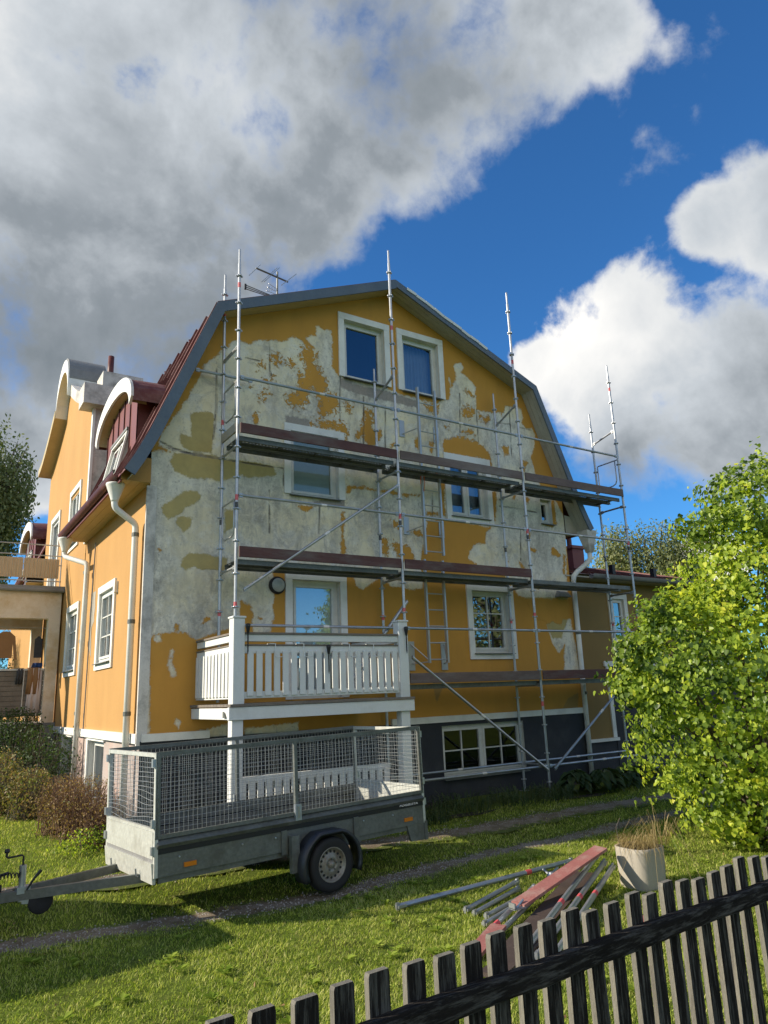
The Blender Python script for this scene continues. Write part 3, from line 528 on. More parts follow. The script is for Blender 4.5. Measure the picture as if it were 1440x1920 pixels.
for cx_, cz_, rx_, rz_ in ((.75, 2.95, 1.1, .8), (.12, 3.6, .35, 1.8), (3.9, 7.55, 1.6, .35), (1.9, 5.0, .9, .7), (6.0, 7.2, .9, .8), (8.2, 4.9, .9, .8), (4.3, 5.2, .8, .6), (2.6, 7.0, .8, .5)):
    grm = np.maximum(grm, np.clip(1.3 - np.hypot((vx - cx_) / rx_, (vz - cz_) / rz_), 0, 1))
setattr_(gw, 'grime', grm)
fuzz = np.clip(1.2 - np.hypot((vx - 2.9) / 1.9, (vz - 7.6) / 1.3), 0, 1) + np.clip(1.1 - np.hypot((vx - 6.4) / 1.6, (vz - 7.7) / 1.1), 0, 1) * .6 + np.clip(1.1 - np.hypot((vx - 4.6) / .8, (vz - 4.9) / .8), 0, 1) * .5
setattr_(gw, 'fuzz', np.clip(fuzz * 1.6, 0, 1))

# window ----------------------------------------------------------------
def window(parent, P, U, N, w, h, trim=.13, cols=1, rows=1, case=1, curtain=None, sill=True, sides='lrtb', glass='glass', depth=.12, name='window', fw=.055, room=True, lean=None, tb=None):
    P, U, N = V(*P), V(*U), V(*N); Zv = V(0, 0, 1) if lean is None else V(*lean)
    pt = lambda u, z, n: P + U * u + Zv * z + N * n
    win = sub(name, parent)
    def bx(bb, u0, u1, z0, z1, n0, n1):
        return bb.hexa([pt(u0, z0, n1), pt(u1, z0, n1), pt(u1, z0, n0), pt(u0, z0, n0), pt(u0, z1, n1), pt(u1, z1, n1), pt(u1, z1, n0), pt(u0, z1, n0)])
    if trim:
        t2 = tb or trim
        if 'l' in sides: bx(B(), -trim, -.004, -t2 if 'b' in sides else 0, h - .002, .0, .032).build('trim_board', M['white'], win)
        if 'r' in sides: bx(B(), w + .004, w + trim, -t2 if 'b' in sides else 0, h - .002, .0, .032).build('trim_board', M['white'], win)
        if 't' in sides: bx(B(), -trim, w + trim, h, h + trim, .0, .035).build('trim_board', M['white'], win)
        if 'b' in sides: bx(B(), 0, w, -t2, -.004, .0, .030).build('trim_board', M['white'], win)
    rv = B()
    for a in ((-.02, 0., 0, h), (w, w + .02, 0, h)): bx(rv, a[0], a[1], a[2], a[3], -.22, -.002)
    bx(rv, -.02, w + .02, h, h + .02, -.22, -.003); bx(rv, -.02, w + .02, -.02, 0, -.22, -.003)
    rv.build('reveal', M['frame'], win)
    n0, n1 = -depth - .05, -depth + .02
    fr = B(); bx(fr, 0, fw, 0, h, n0, n1); bx(fr, w - fw, w, 0, h, n0, n1); bx(fr, fw, w - fw, 0, fw, n0, n1); bx(fr, fw, w - fw, h - fw, h, n0, n1)
    cw = (w - fw) / case
    for c in range(1, case): bx(fr, c * cw + .0, c * cw + fw + .0, fw, h - fw, n0, n1 + .004)
    fr.build('frame', M['frame'], win)
    for c in range(case):
        u0 = c * cw + fw; u1 = (c + 1) * cw; z0, z1 = fw, h - fw
        sw = .045                                       # sash
        sh = B(); m0, m1 = -depth - .035, -depth + .035
        bx(sh, u0, u0 + sw, z0, z1, m0, m1); bx(sh, u1 - sw, u1, z0, z1, m0, m1); bx(sh, u0 + sw, u1 - sw, z0, z0 + sw, m0, m1); bx(sh, u0 + sw, u1 - sw, z1 - sw, z1, m0, m1)
        sh.build('sash', M['frame'], win)
        a0, a1, c0, c1 = u0 + sw, u1 - sw, z0 + sw, z1 - sw
        mt = .022
        for k in range(1, cols):
            q = a0 + (a1 - a0) * k / cols; bx(B(), q - mt / 2, q + mt / 2, c0, c1, -depth - .02, -depth + .022).build('muntin', M['frame'], win)
        for k in range(1, rows):
            q = c0 + (c1 - c0) * k / rows; bx(B(), a0, a1, q - mt / 2, q + mt / 2, -depth - .018, -depth + .018).build('muntin', M['frame'], win)
        for i in range(cols):
            for j in range(rows):
                q0, q1 = a0 + (a1 - a0) * i / cols, a0 + (a1 - a0) * (i + 1) / cols; r0, r1 = c0 + (c1 - c0) * j / rows, c0 + (c1 - c0) * (j + 1) / rows
                pb = B(); pb.add([pt(q0, r0, -depth), pt(q1, r0, -depth), pt(q1, r1, -depth), pt(q0, r1, -depth)], [(0, 1, 2, 3)]); pb.build('pane', M[glass], win)
    if sill:
        sb = B(); sb.hexa([pt(-.03, -.035, .085), pt(w + .03, -.035, .085), pt(w + .03, -.02, -depth), pt(-.03, -.02, -depth), pt(-.03, -.022, .085), pt(w + .03, -.022, .085), pt(w + .03, .012, -depth), pt(-.03, .012, -depth)])
        sb.build('sill', M['galvd'], win)
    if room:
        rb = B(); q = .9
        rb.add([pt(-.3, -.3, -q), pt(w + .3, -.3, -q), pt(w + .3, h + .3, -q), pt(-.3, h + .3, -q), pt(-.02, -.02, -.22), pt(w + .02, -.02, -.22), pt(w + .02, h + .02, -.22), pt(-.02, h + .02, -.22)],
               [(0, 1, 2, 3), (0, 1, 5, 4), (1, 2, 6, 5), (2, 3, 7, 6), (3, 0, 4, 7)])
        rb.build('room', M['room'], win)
    if curtain:
        c0, c1, kind = curtain
        cb = B(); n = 40; us = np.linspace(c0 * w, c1 * w, n)
        amp = .03 if kind == 'curtain' else 0.0
        zt, zb = h - .03, .03; dn = -.30 if kind == 'curtain' else -.155
        cb.strip([pt(u, zb, dn + amp * math.sin(i * 1.3) + amp * .5 * math.sin(i * .47)) for i, u in enumerate(us)], [pt(u, zt, dn + amp * .8 * math.sin(i * 1.3 + .2)) for i, u in enumerate(us)])
        cb.build('curtain' if kind == 'curtain' else 'blind', M[kind], win, True)
    return win
X1, Y1, NY, NX = (1, 0, 0), (0, 1, 0), (0, -1, 0), (-1, 0, 0)
def gwin(h, **k): return window(house, (h[0], 0, h[2]), X1, NY, h[1] - h[0], h[3] - h[2], **k)
gwin(HOLES[0], sides='lrt', glass='glass2')
gwin(HOLES[1], sides='lrt', curtain=(.25, 1.0, 'curtain'), glass='glass2')
gwin(HOLES[2], sides='lrt', curtain=(0, 1, 'blind'), glass='glass3')
gwin(HOLES[3], curtain=(.0, 1, 'curtain'), case=2, glass='glass2')
gwin(HOLES[4], trim=0)
door = gwin(HOLES[5], sides='lrt', sill=False, name='balcony_door', curtain=(0, 1, 'blind'), fw=.07)
gwin(HOLES[6], cols=2, rows=3)
# plinth of the gable with the paired basement window
BH = [(5.39, 7.38, .38, 1.28)]
A, Bs = grid_wall(0, GW, -.3, 1.36, .8, BH)
holed(A, Bs, BH, lambda a, c: (a, -.03, c)).build('plinth', M['plinth'], house)
window(house, (5.39, -.03, .38), X1, NY, 1.99, .90, trim=0, cols=2, rows=2, case=2, name='basement_window', glass='glass3')
bb_ = B()
bb_.box(4.3, GW + .02, -.062, .0, 1.345, 1.455)
bb_.build('base_band', M['white'], house)
B().box(.02, 1.02, -.060, .0, 1.35, 1.46).build('base_band', M['white'], house)
B().box(-.05, .10, -.028, .02, 1.30, 5.17).build('corner_board', M['stone'], house)
# wall lamp beside the balcony door
lm = B().lathe((2.14, 0, 3.71), [(.02, 0), (.145, 0), (.150, -.03), (.135, -.07), (.118, -.075)], 24, 1).build('wall_lamp', M['black'], house, True)
B().lathe((2.14, 0, 3.71), [(.118, -.05), (.115, -.078), (.085, -.105), (.04, -.118), (.002, -.12)], 24, 1).build('lens', M['lens'], lm, True)
vb = B(); vb.hexa([(8.62, -.16, 3.76), (8.98, -.16, 3.76), (8.98, 0, 3.76), (8.62, 0, 3.76), (8.70, -.10, 3.86), (8.95, -.10, 3.86), (8.95, 0, 3.9), (8.70, 0, 3.9)])
vb.build('vent_hood', M['greysheet'], house)

# side wall facing the sun (x = 0)
LH = [(1.92, 3.27, 2.50, 4.02), (5.10, 6.46, 2.50, 4.02), (5.76, 7.10, 5.35, 6.86), (8.45, 9.85, 4.60, 6.78)]
LHh = [(h[0] + .13, h[1] - .13, h[2] + .13, h[3] - .13) for h in LH]
A, Bs = grid_wall(0, 18, 1.40, 8.30, 1.0, LHh)
b = holed(A, Bs, LHh, lambda a, c: (0, a, c))
keep = []
for f in b.f:
    ym = sum(b.v[i][1] for i in f) / 4; zm = sum(b.v[i][2] for i in f) / 4
    if (4.9 < ym < 10.8) or zm < 5.3 or True: keep.append(f)
b.f = [f for f in keep if (4.4 < min(b.v[i][1] for i in f) and max(b.v[i][1] for i in f) < 11.3) or max(b.v[i][2] for i in f) < 6.4]
b2 = B()
A2, B2 = grid_wall(0, 4.9, 1.40, 5.30, 1.0, LHh[:1]); b2 = holed(A2, B2, LHh[:1], lambda a, c: (0, a, c)); b2.build('side_wall', M['yellow'], house)
A2, B2 = grid_wall(4.9, 10.8, 1.40, 8.35, 1.0, LHh[1:]); b3 = holed(A2, B2, LHh[1:], lambda a, c: (-.012, a, c))
YC = 7.85
def gprof(y):        # underside of the curved cornice
    d = abs(y - YC)
    if d < .85: return 9.30 + math.sqrt(max(0, .85 ** 2 - d * d)) * 1.05
    t = (d - .85) / (2.95 - .85); return 8.35 + .95 * max(0, 1 - t) ** 1.35 - max(0, t - 1) * .35
ys = np.concatenate([np.linspace(4.9, YC - .85, 10), np.linspace(YC - .85, YC + .85, 17)[1:-1], np.linspace(YC + .85, 10.8, 10)])
poly = [(y, gprof(y) + .05) for y in ys]
b3.strip([(-.012, y, 8.35) for y in ys], [(-.012, y, max(z, 8.351)) for y, z in poly])
b3.build('cross_gable_wall', M['yellow'], house)
B().add([(-.012, 4.9, 5.0), (1.2, 4.9, 5.0), (2.0, 4.9, 8.35), (-.012, 4.9, 8.35)], [(0, 1, 2, 3)]).build('cross_gable_cheek', M['stone'], house)
A2, B2 = grid_wall(10.8, 18, 1.40, 5.30, 2.0, []); holed(A2, B2, [], lambda a, c: (0, a, c)).build('side_wall', M['yellow'], house)
B().box(-.045, .01, 4.86, 4.99, 5.2, 8.33).build('corner_board', M['white'], house)
# curved cornice of the cross gable: profile swept along the outline
def cornice(y0, y1, name, mat, x0, x1, up, thick):
    yy = np.linspace(y0, y1, 26); R = []
    for y in yy:
        z = gprof(y); R.append([(x0, y, z + up), (x1, y, z + up), (x1, y, z + up + thick), (x0, y, z + up + thick)])
    return B().rings(R)
cornice(YC - .86, YC + .86, '', None, -.30, .50, .03, .34).build('cornice', M['white'], house)
cornice(YC + .86, YC + 3.25, '', None, -.32, .05, .03, .20).build('cornice', M['soffit'], house)
cornice(YC - 2.75, YC - .86, '', None, -.22, .35, .03, .30).build('cornice', M['stone'], house)
cornice(YC - .84, YC + .84, '', None, -.27, .62, .372, .05).build('cornice_capping', M['greysheet'], house)
bl = B(); bl.box(-.30, .65, YC - 3.25, YC - 2.70, 8.25, 8.72); bl.build('cornice_block', M['stone'], house)
B().box(.35, 1.3, YC - 1.75, YC - 1.0, 9.0, 9.75).build('chimney_block', M['stone'], house)
B().tube((.62, YC - 1.2, 9.6), (.62, YC - 1.2, 10.42), .075, 12).build('flue', M['red'], house, True)
# roof of the cross wing behind the curved gable
b = B(); R = []
for y in np.linspace(YC - 3.1, YC + 3.1, 21):
    z = gprof(min(max(y, 4.9), 10.8)) - .1; R.append([(.30, y, z), (4.4, y, z - .1)])
b.rings(R, cap=False, closed=False).build('cross_roof', M['redr'], house)
for q, (h, dd) in enumerate(zip(LH, LHh)):
    window(house, (-.0 if q == 0 else -.012, dd[1], dd[2]), (0, -1, 0), NX, dd[1] - dd[0], dd[3] - dd[2], cols=2 if q < 2 else 1, rows=3 if q < 2 else 1, curtain=(0, 1, 'curtain') if q == 0 else None, name='window' if q < 3 else 'balcony_door', case=2 if q == 2 else 1, sill=q < 3, depth=.045)
B().box(-.05, .0, -.01, 7.18, 1.33, 1.465).build('base_band', M['white'], house)
PH = [(2.35, 3.55, .2, 1.28), (5.2, 6.2, .2, 1.28)]
A, Bs = grid_wall(0, 18, -.3, 1.40, 2.5, PH); holed(A, Bs, PH, lambda a, c: (.025, a, c)).build('plinth', M['plinth_l'], house)
for h in PH: window(house, (.025, h[1], h[2]), (0, -1, 0), NX, h[1] - h[0], h[3] - h[2], trim=.1, sides='lt', name='basement_window', sill=False)
B().box(GW - .0, GW + .0001 + .02, 0.02, 18, -.3, 5.3).build('side_wall', M['yellow'], house)
B().add([(0, 18, -.3), (GW, 18, -.3), (GW, 18, 5.3), (8.1, 18, 8.2), (4.57, 18, 9.6), (1.06, 18, 8.2), (0, 18, 5.3)], [tuple(range(7))]).build('rear_wall', M['yellow'], house)
# stain strip and cable on the side wall
B().tube((-.03, 3.78, 5.0), (-.03, 3.90, 1.4), .012, 6).build('cable', M['greysheet'], house)
pl = [(4.06, 4.03), (3.62, 4.02), (3.64, 3.86), (3.60, 3.69), (3.66, 3.55), (3.64, 3.44), (3.76, 3.38), (3.85, 3.31), (3.80, 3.1), (3.78, 2.95), (3.74, 2.78), (3.84, 2.84), (3.94, 2.96), (3.98, 3.15), (4.1, 3.33), (4.06, 3.5), (4.10, 3.64), (4.04, 3.8)]
B().prism(pl, lambda a, c, d: (d, a, c), -.004, -.0005).build('bare_render_patch', M['pot'], house)
pl = [(.95, 3.2), (.80, 3.3), (.72, 3.1), (.78, 2.85), (.92, 2.8), (1.0, 3.0)]
B().box(-.06, .0, 1.80, 1.90, 3.75, 3.95).build('outlet_box', M['white'], house)

# roof ------------------------------------------------------------------
PROF = [(-.47, 5.27), (-.33, 5.52), (-.12, 5.95), (.90, 8.40), (4.57, 9.93)]
PROFR = [(9.14 - x, z) for x, z in PROF]
Y0, Y1r = -.40, 18.2
roof = sub('roof', house)
def slope(pa, pb, ya, yb, wsheet, nm, mat, seam=.035):
    (xa, za), (xb, zb) = pa, pb; n = max(1, int(round((yb - ya) / wsheet)))
    d = V(xb - xa, 0, zb - za); d = d / np.linalg.norm(d); nn = np.cross(d, V(0, 1, 0)); nn = nn if nn[2] > 0 else -nn
    for i in range(n):
        y0, y1 = ya + (yb - ya) * i / n, ya + (yb - ya) * (i + 1) / n
        b = B(); b.add([(xa, y0, za), (xa, y1, za), (xb, y1, zb), (xb, y0, zb)], [(0, 1, 2, 3)])
        b.obox((V(xa, y0 + .012, za) + V(xb, y0 + .012, zb)) / 2 + nn * seam / 2, (V(xb, 0, zb) - V(xa, 0, za)) / 2, V(0, .010, 0), nn * seam / 2)
        b.build(nm, mat, roof)
for i in range(3):
    slope(PROF[i], PROF[i + 1], Y0, 4.9, .53, 'roof_sheet', M['redr'])
    slope(PROF[i], PROF[i + 1], 10.8, Y1r, 1.5, 'roof_sheet', M['redr'])
slope(PROF[3], PROF[4], Y0, Y1r, 1.6, 'roof_sheet', M['redr'])
for i in range(4): slope(PROFR[i], PROFR[i + 1], Y0, Y1r, 2.3, 'roof_sheet', M['redr'])
# verge: fascia boards and soffits along the gable edge
def verge(P, fas, sof, fw=.20):
    P = [np.array(p, float) for p in P]; N_ = []
    for i in range(len(P) - 1):
        d = P[i + 1] - P[i]; d /= np.linalg.norm(d); q = np.array((d[1], -d[0])); N_.append(q if q[1] < 0 else -q)
    def off(k):
        out = []
        for i, p in enumerate(P):
            if i == 0: out.append(p + N_[0] * k)
            elif i == len(P) - 1: out.append(np.array((p[0], p[1] - k / abs(N_[-1][1]))))
            else:
                m = N_[i - 1] + N_[i]; m /= np.linalg.norm(m); out.append(p + m * k / (m @ N_[i]))
        return out
    O, I, S_ = off(-.02), off(fw), off(fw - .03)
    for i in range(len(P) - 1):
        b = B(); q = [O[i], O[i + 1], I[i + 1], I[i]]
        b.add([(x, Y0 - .012, z) for x, z in q] + [(x, Y0 + .02, z) for x, z in q], [(3, 2, 1, 0), (4, 5, 6, 7), (0, 1, 5, 4), (2, 3, 7, 6)])
        b.build('verge_fascia', fas, roof)
        nb = 3
        for k in range(nb):
            ya, yb = Y0 + .022 + (0 - Y0 - .024) * k / nb, Y0 + .022 + (0 - Y0 - .024) * (k + 1) / nb - .006
            c = [(S_[i][0], ya, S_[i][1]), (S_[i + 1][0], ya, S_[i + 1][1]), (S_[i + 1][0], yb, S_[i + 1][1]), (S_[i][0], yb, S_[i][1])]
            B().hexa(c + [(x, y, z + .015) for x, y, z in c]).build('soffit_board', sof, roof)
verge(PROF, M['blue'], M['soffit'], .155)
verge(PROFR, M['blue'], M['soffitw'], .12)
for k in range(9):       # flaking pale edge trim right of the ridge
    t0 = .07 + k * .062; xa = 4.57 + (8.24 - 4.57) * t0; za = 9.93 - (9.93 - 8.40) * t0; t1 = t0 + .06; xb = 4.57 + (8.24 - 4.57) * t1; zb = 9.93 - (9.93 - 8.40) * t1
    B().beam((xa, Y0 - .022, za + RNG.uniform(-.01, .02)), (xb, Y0 - .022, zb + RNG.uniform(-.01, .02)), .012, .06).build('edge_trim', M['whitew'], roof)
# eave box along the sunny side
def eave(xw, xe, s, ya, yb, zs=5.22):
    for k in range(3):
        x0 = xw + (xe - xw) * k / 3; x1 = xw + (xe - xw) * (k + 1) / 3 - .005 * s
        B().box(min(x0, x1), max(x0, x1), ya, yb, zs, zs + .015).build('eave_board', M['soffit'], roof)
    B().box(min(xe, xe + .03 * s), max(xe, xe + .03 * s), ya, yb, zs - .03, zs + .10).build('eave_fascia', M['redwall'], roof)
    b = B(); prof = [(-.10, .02), (-.085, -.05), (-.03, -.085), (.03, -.06), (.045, .02)]
    R = [[(xe + s * .045 + a, y, zs + .1 + c) for a, c in prof] for y in np.linspace(ya, yb, 12)]
    b.rings(R, cap=False, closed=False).build('gutter', M['red'], roof, True)
eave(-.002, -.43, -1, -.02, 4.88); eave(-.002, -.43, -1, 10.8, 18); eave(9.16, 9.57, 1, -.02, 18)
B().add([(-.45, -.022, 5.22), (0, -.022, 5.22), (0, -.022, 5.62), (-.26, -.022, 5.60), (-.44, -.022, 5.33)], [(0, 1, 2, 3, 4)]).build('eave_end', M['yellow'], roof)
B().add([(9.59, -.022, 5.22), (9.14, -.022, 5.22), (9.14, -.022, 5.62), (9.40, -.022, 5.60), (9.58, -.022, 5.33)], [(0, 1, 2, 3, 4)]).build('eave_end', M['soffitw'], roof)

# dormers -----------------------------------------------------------------
def dormer(yc):
    d = sub('dormer', house); xf = -.05; hw = 1.08
    top = lambda y: 6.78 + .52 * math.sqrt(max(0, 1 - ((y - yc) / (hw + .05)) ** 2))
    npan = 5
    for k in range(npan):
        y0, y1 = yc - hw + 2 * hw * k / npan, yc - hw + 2 * hw * (k + 1) / npan - .015
        zz = 6.52 if 1 <= k <= 3 else 5.85
        yy = np.linspace(y0, y1, 4)
        B().strip([(xf, y, zz) for y in yy], [(xf, y, top(y)) for y in yy]).build('cladding_panel', M['redwall'], d)
        B().box(xf - .022, xf, y1 + .0, y1 + .014, zz, top(y1) - .02).build('cladding_batten', M['red'], d)
    B().box(xf + .006, xf + .02, yc - hw, yc + hw, 5.8, 6.8).build('backing', M['red'], d)
    for s in (-1, 1):
        y = yc + s * hw
        B().add([(xf, y, 5.7), (.15, y, 6.6), (.55, y, 7.55), (xf, y, 7.0)], [(0, 1, 2, 3)]).build('cheek', M['red'], d)
    # arched roof with a thick white front board
    R = []; F = []
    for q in np.linspace(0, PI, 25):
        c, s_ = math.cos(q), math.sin(q); w = hw + .32
        y = yc - w * c; z = 6.84 + .66 * s_ ** .9
        R.append([(-.20, y, z), (1.05, y, z + .06), (1.05, y, z - .02), (-.20, y, z - .05)])
        F.append([(-.235, y, z + .02), (-.19, y, z + .02), (-.19, yc - (w - .14) * c, z - .25 * (.35 + .65 * s_)), (-.235, yc - (w - .14) * c, z - .25 * (.35 + .65 * s_))])
    B().rings(R).build('arched_roof', M['redr'], d); B().rings(F).build('arched_board', M['white'], d)
    R = []
    for q in np.linspace(0, PI, 25):
        c, s_ = math.cos(q), math.sin(q); w = hw + .18
        y = yc - w * c; z = 6.80 + .44 * s_; R.append([(-.19, y, z), (.06, y, z)])
    B().rings(R, cap=False, closed=False).build('arched_soffit', M['soffit'], d)
    window(d, (-.20, yc + .52, 5.82), (0, -1, 0), NX, 1.04, .70, trim=.07, case=2, lean=(.20, 0, .97), room=False, depth=.05)
    B().box(-.10, -.03, yc - .62, yc + .62, 6.55, 6.60).build('window_hood', M['greysheet'], d)
dormer(1.95); dormer(13.75)

# rainwater pipes ---------------------------------------------------------
def downpipe(hx, hy, hz, pts, ztop, zbot, wall='x'):
    p = sub('downpipe', house)
    B().lathe((hx, hy, hz), [(.055, -.27), (.06, -.24), (.135, -.02), (.145, 0), (.14, .02), (.12, .02), (.11, -.0), (.05, -.22)], 20).build('hopper', M['white'], p, True)
    full = [(hx, hy, hz - .22), (hx, hy, hz - .36)] + pts
    out = [V(*full[0])]
    for i in range(1, len(full) - 1):         # rounded elbows
        a, m, c = V(*full[i - 1]), V(*full[i]), V(*full[i + 1]); r = .07
        p0 = m + (a - m) / np.linalg.norm(a - m) * r; p1 = m + (c - m) / np.linalg.norm(c - m) * r
        for t in (0, .33, .67, 1): out.append((1 - t) ** 2 * p0 + 2 * t * (1 - t) * m + t * t * p1)
    out.append(V(*full[-1]))
    B().path(out, .05, 12).build('pipe', M['white'], p, True)
    x, y, _ = pts[-1]
    for z in np.linspace(ztop, zbot, 3):
        B().lathe((x, y, z), [(.058, -.03), (.058, .03)], 14).build('bracket', M['galvd'], p)
    return p
downpipe(-.46, .27, 5.20, [(-.11, .33, 4.62), (-.11, .33, .05)], 4.45, 1.75)
downpipe(-.46, 4.60, 5.20, [(-.11, 4.05, 4.62), (-.11, 4.12, .05)], 4.45, 1.75)
dp3 = sub('downpipe', house)
B().hexa([(9.50, -.33, 4.75), (9.62, -.33, 4.75), (9.62, -.21, 4.75), (9.50, -.21, 4.75), (9.40, -.40, 5.24), (9.72, -.40, 5.24), (9.72, -.1, 5.24), (9.40, -.1, 5.24)]).build('hopper', M['stone'], dp3)
B().path([(9.56, -.27, 4.76), (9.56, -.27, 4.62), (9.50, -.24, 4.53), (9.25, -.14, 4.33), (9.17, -.10, 4.24), (9.15, -.09, 4.10)], .055, 12).build('pipe', M['white'], dp3, True)
B().path([(9.15, -.09, 4.10), (9.13, -.09, 2.2), (9.11, -.09, .12)], .052, 12).build('pipe', M['white'], dp3, True)
for z in (3.0, 1.75): B().lathe((9.14, -.09, z), [(.06, -.03), (.06, .03)], 14).build('bracket', M['galvd'], dp3)

# ------------------------------------------------------------------ low wing on the far side
wing = thing('low_wing', 'low olive yellow side wing with red roof beyond the white downpipe', 'building', (12, 3, 0))
YA = .40
AH = [(10.88, 11.30, 2.72, 3.86)]
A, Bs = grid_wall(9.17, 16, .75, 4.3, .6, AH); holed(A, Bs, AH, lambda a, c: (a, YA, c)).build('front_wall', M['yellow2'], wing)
window(wing, (10.88, YA, 2.72), X1, NY, .42, 1.14, trim=.12, rows=3, name='window', depth=.05, fw=.04)
B().box(9.17, 16, YA + .004, YA + .05, -.3, .75).build('plinth', M['plinth'], wing)
B().box(10.56, 16, YA - .012, YA + .02, -.3, 2.36).build('plinth', M['plinth'], wing)
B().box(10.44, 10.555, YA - .035, YA - .0, .76, 2.30).build('trim_board', M['white'], wing)
B().box(10.38, 16, YA - .04, YA - .0, 2.302, 2.42).build('trim_board', M['white'], wing)
B().box(9.62, 10.60, YA - .06, YA - .0, .69, .755).build('trim_board', M['white'], wing)
B().box(9.0, 16.3, YA - .42, YA, 4.24, 4.27).build('eave_soffit', M['soffitw'], wing)
R = [[(x, YA - .46 + a, 4.30 + c) for a, c in [(-.10, .02), (-.085, -.05), (-.03, -.085), (.03, -.06), (.045, .02)]] for x in np.linspace(9.75, 16.3, 8)]
B().rings(R, cap=False, closed=False).build('gutter', M['greysheet'], wing, True)
wroof = sub('roof', wing)
for i in range(13):
    x0 = 9.2 + i * .55
    b = B(); b.add([(x0, YA - .45, 4.31), (x0 + .55, YA - .45, 4.31), (x0 + .55, 3.6, 5.26), (x0, 3.6, 5.26)], [(0, 1, 2, 3)])
    b.obox((x0 + .01, (YA + 3.15) / 2, 4.81), (.01, 0, 0), (0, (3.6 - YA + .45) / 2, .475), (0, 0, .02)); b.build('roof_sheet', M['redr'], wroof)
for x in (11.2, 12.75, 14.3):
    B().box(x, x + .10, .5, .62, 4.40, 4.72).build('snow_guard', M['black'], wroof)
B().box(9.3, 16.2, 3.55, 3.66, 5.24, 5.30).build('ridge_cap', M['redr'], wroof)
B().box(9.17, 16, 7, 7.02, -.3, 4.3).build('rear_wall', M['yellow2'], wing)
B().add([(9.2, 3.6, 5.26), (16.3, 3.6, 5.26), (16.3, 7.2, 4.31), (9.2, 7.2, 4.31)], [(0, 1, 2, 3)]).build('roof_sheet', M['redr'], wroof)
ch = B(); ch.box(12.3, 12.75, 2.7, 3.15, 4.9, 5.62); ch.box(12.25, 12.8, 2.65, 3.2, 5.62, 5.70); ch.build('chimney', M['redwall'], wing)
B().tube((12.45, 2.92, 5.7), (12.45, 2.92, 6.15), .07, 10).build('flue', M['red'], wing)

# ------------------------------------------------------------------ veranda beside the cross gable
ver = thing('veranda', 'two-storey veranda with peeling beam, reed-screened balcony and slatted parapet', 'veranda', (-1.6, 8.8, 0))
B().box(-3.3, -.055, 7.2, 7.45, 3.86, 4.50).build('beam', M['tan'], ver)
B().box(-.30, -.055, 7.19, 7.46, 1.55, 3.86).build('pillar', M['tan'], ver)
B().box(-.30, -.055, 9.9, 10.15, 1.55, 3.86).build('pillar', M['tan'], ver)
B().box(-3.3, -3.05, 7.2, 7.45, 1.55, 3.86).build('pillar', M['tan'], ver)
B().box(-3.3, -.055, 9.9, 10.15, 3.86, 4.50).build('beam', M['tan'], ver)
B().box(-3.4, .0, 7.1, 10.25, 4.503, 4.60).build('balcony_slab', M['greysheet'], ver)
B().box(-3.3, -.02, 7.15, 10.2, -.2, 1.55).build('base', M['greysheet'], ver)
B().tube((-3.4, 7.12, 4.52), (-.02, 7.12, 4.50), .05, 10).build('gutter', M['greysheet'], ver)
for z in (4.72, 5.10, 5.32, 5.57): B().tube((-3.3, 7.18, z), (-.10, 7.18, z), .014, 6).build('rail', M['alu'], ver)
for x in (-3.3, -2.4, -1.6, -.85, -.12): B().tube((x, 7.18, 4.6), (x, 7.18, 5.57), .015, 6).build('rail_post', M['alu'], ver)
for k in range(4):
    x0 = -3.2 + k * .76; R = []
    B().strip([(x, 7.15 + .008 * math.sin(i * 2.4), 4.78) for i, x in enumerate(np.linspace(x0, x0 + .75, 40))], [(x, 7.15 + .008 * math.sin(i * 2.4 + .3), 5.24) for i, x in enumerate(np.linspace(x0, x0 + .75, 40))]).build('reed_screen', M['reed'], ver)
for k in range(9):
    z = 1.72 + k * .108; B().box(-3.05, -.305, 7.30, 7.33, z, z + .100).build('parapet_slat', M['wood'], ver)
for x in (-2.4, -1.5, -.72, -.42): B().box(x, x + .02, 7.285, 7.298, 1.70, 2.70).build('parapet_post', M['alu'], ver)
B().box(-3.05, -.31, 7.335, 7.35, 1.70, 2.70).build('parapet_panel', M['ply'], ver)
B().box(-3.05, -.305, 7.28, 7.35, 2.702, 2.74).build('parapet_rail', M['alu'], ver)
B().tube((-3.05, 7.4, 3.70), (-.3, 7.4, 3.66), .006, 5).build('clothes_line', M['alu'], ver)
def cloth(name, pts, mat, label, cat, grp=None):   # sheet with folds and thickness; pts: polyline (y,z), x range
    x0, x1, prof = pts; R = []
    for i, x in enumerate(np.linspace(x0, x1, 12)):
        w = .014 * math.sin(i * 1.4); R.append([(x + .02 * math.sin(j), y + w, z) for j, (y, z) in enumerate(prof)] + [(x + .02 * math.sin(j), y + w + .012, z) for j, (y, z) in reversed(list(enumerate(prof)))])
    return tag(B().rings(R).build(name, mat, None, True), label, cat, grp)
cloth('cloth', (-.66, -.40, [(7.26, 2.18), (7.255, 2.5), (7.27, 2.76), (7.33, 2.765), (7.37, 2.5)]), M['clothbrown'], 'brown cloth draped over the slatted veranda parapet', 'cloth')
cloth('cloth', (-.64, -.36, [(7.272, 1.78), (7.268, 2.2), (7.283, 2.748), (7.31, 2.75)]), M['clothpink'], 'pale cloth hanging below the brown one on the veranda parapet', 'cloth')
cloth('cloth', (-.56, -.36, [(7.30, 2.75), (7.28, 2.80), (7.33, 2.87), (7.40, 2.80), (7.42, 2.75)]), M['clothblue'], 'dark blue cloth bundled on the veranda parapet', 'cloth')
cloth('cloth', (-.88, -.74, [(7.262, 2.40), (7.258, 2.6), (7.275, 2.752), (7.33, 2.755)]), M['clothgrey'], 'black patterned garment hung on the slatted veranda parapet', 'cloth')
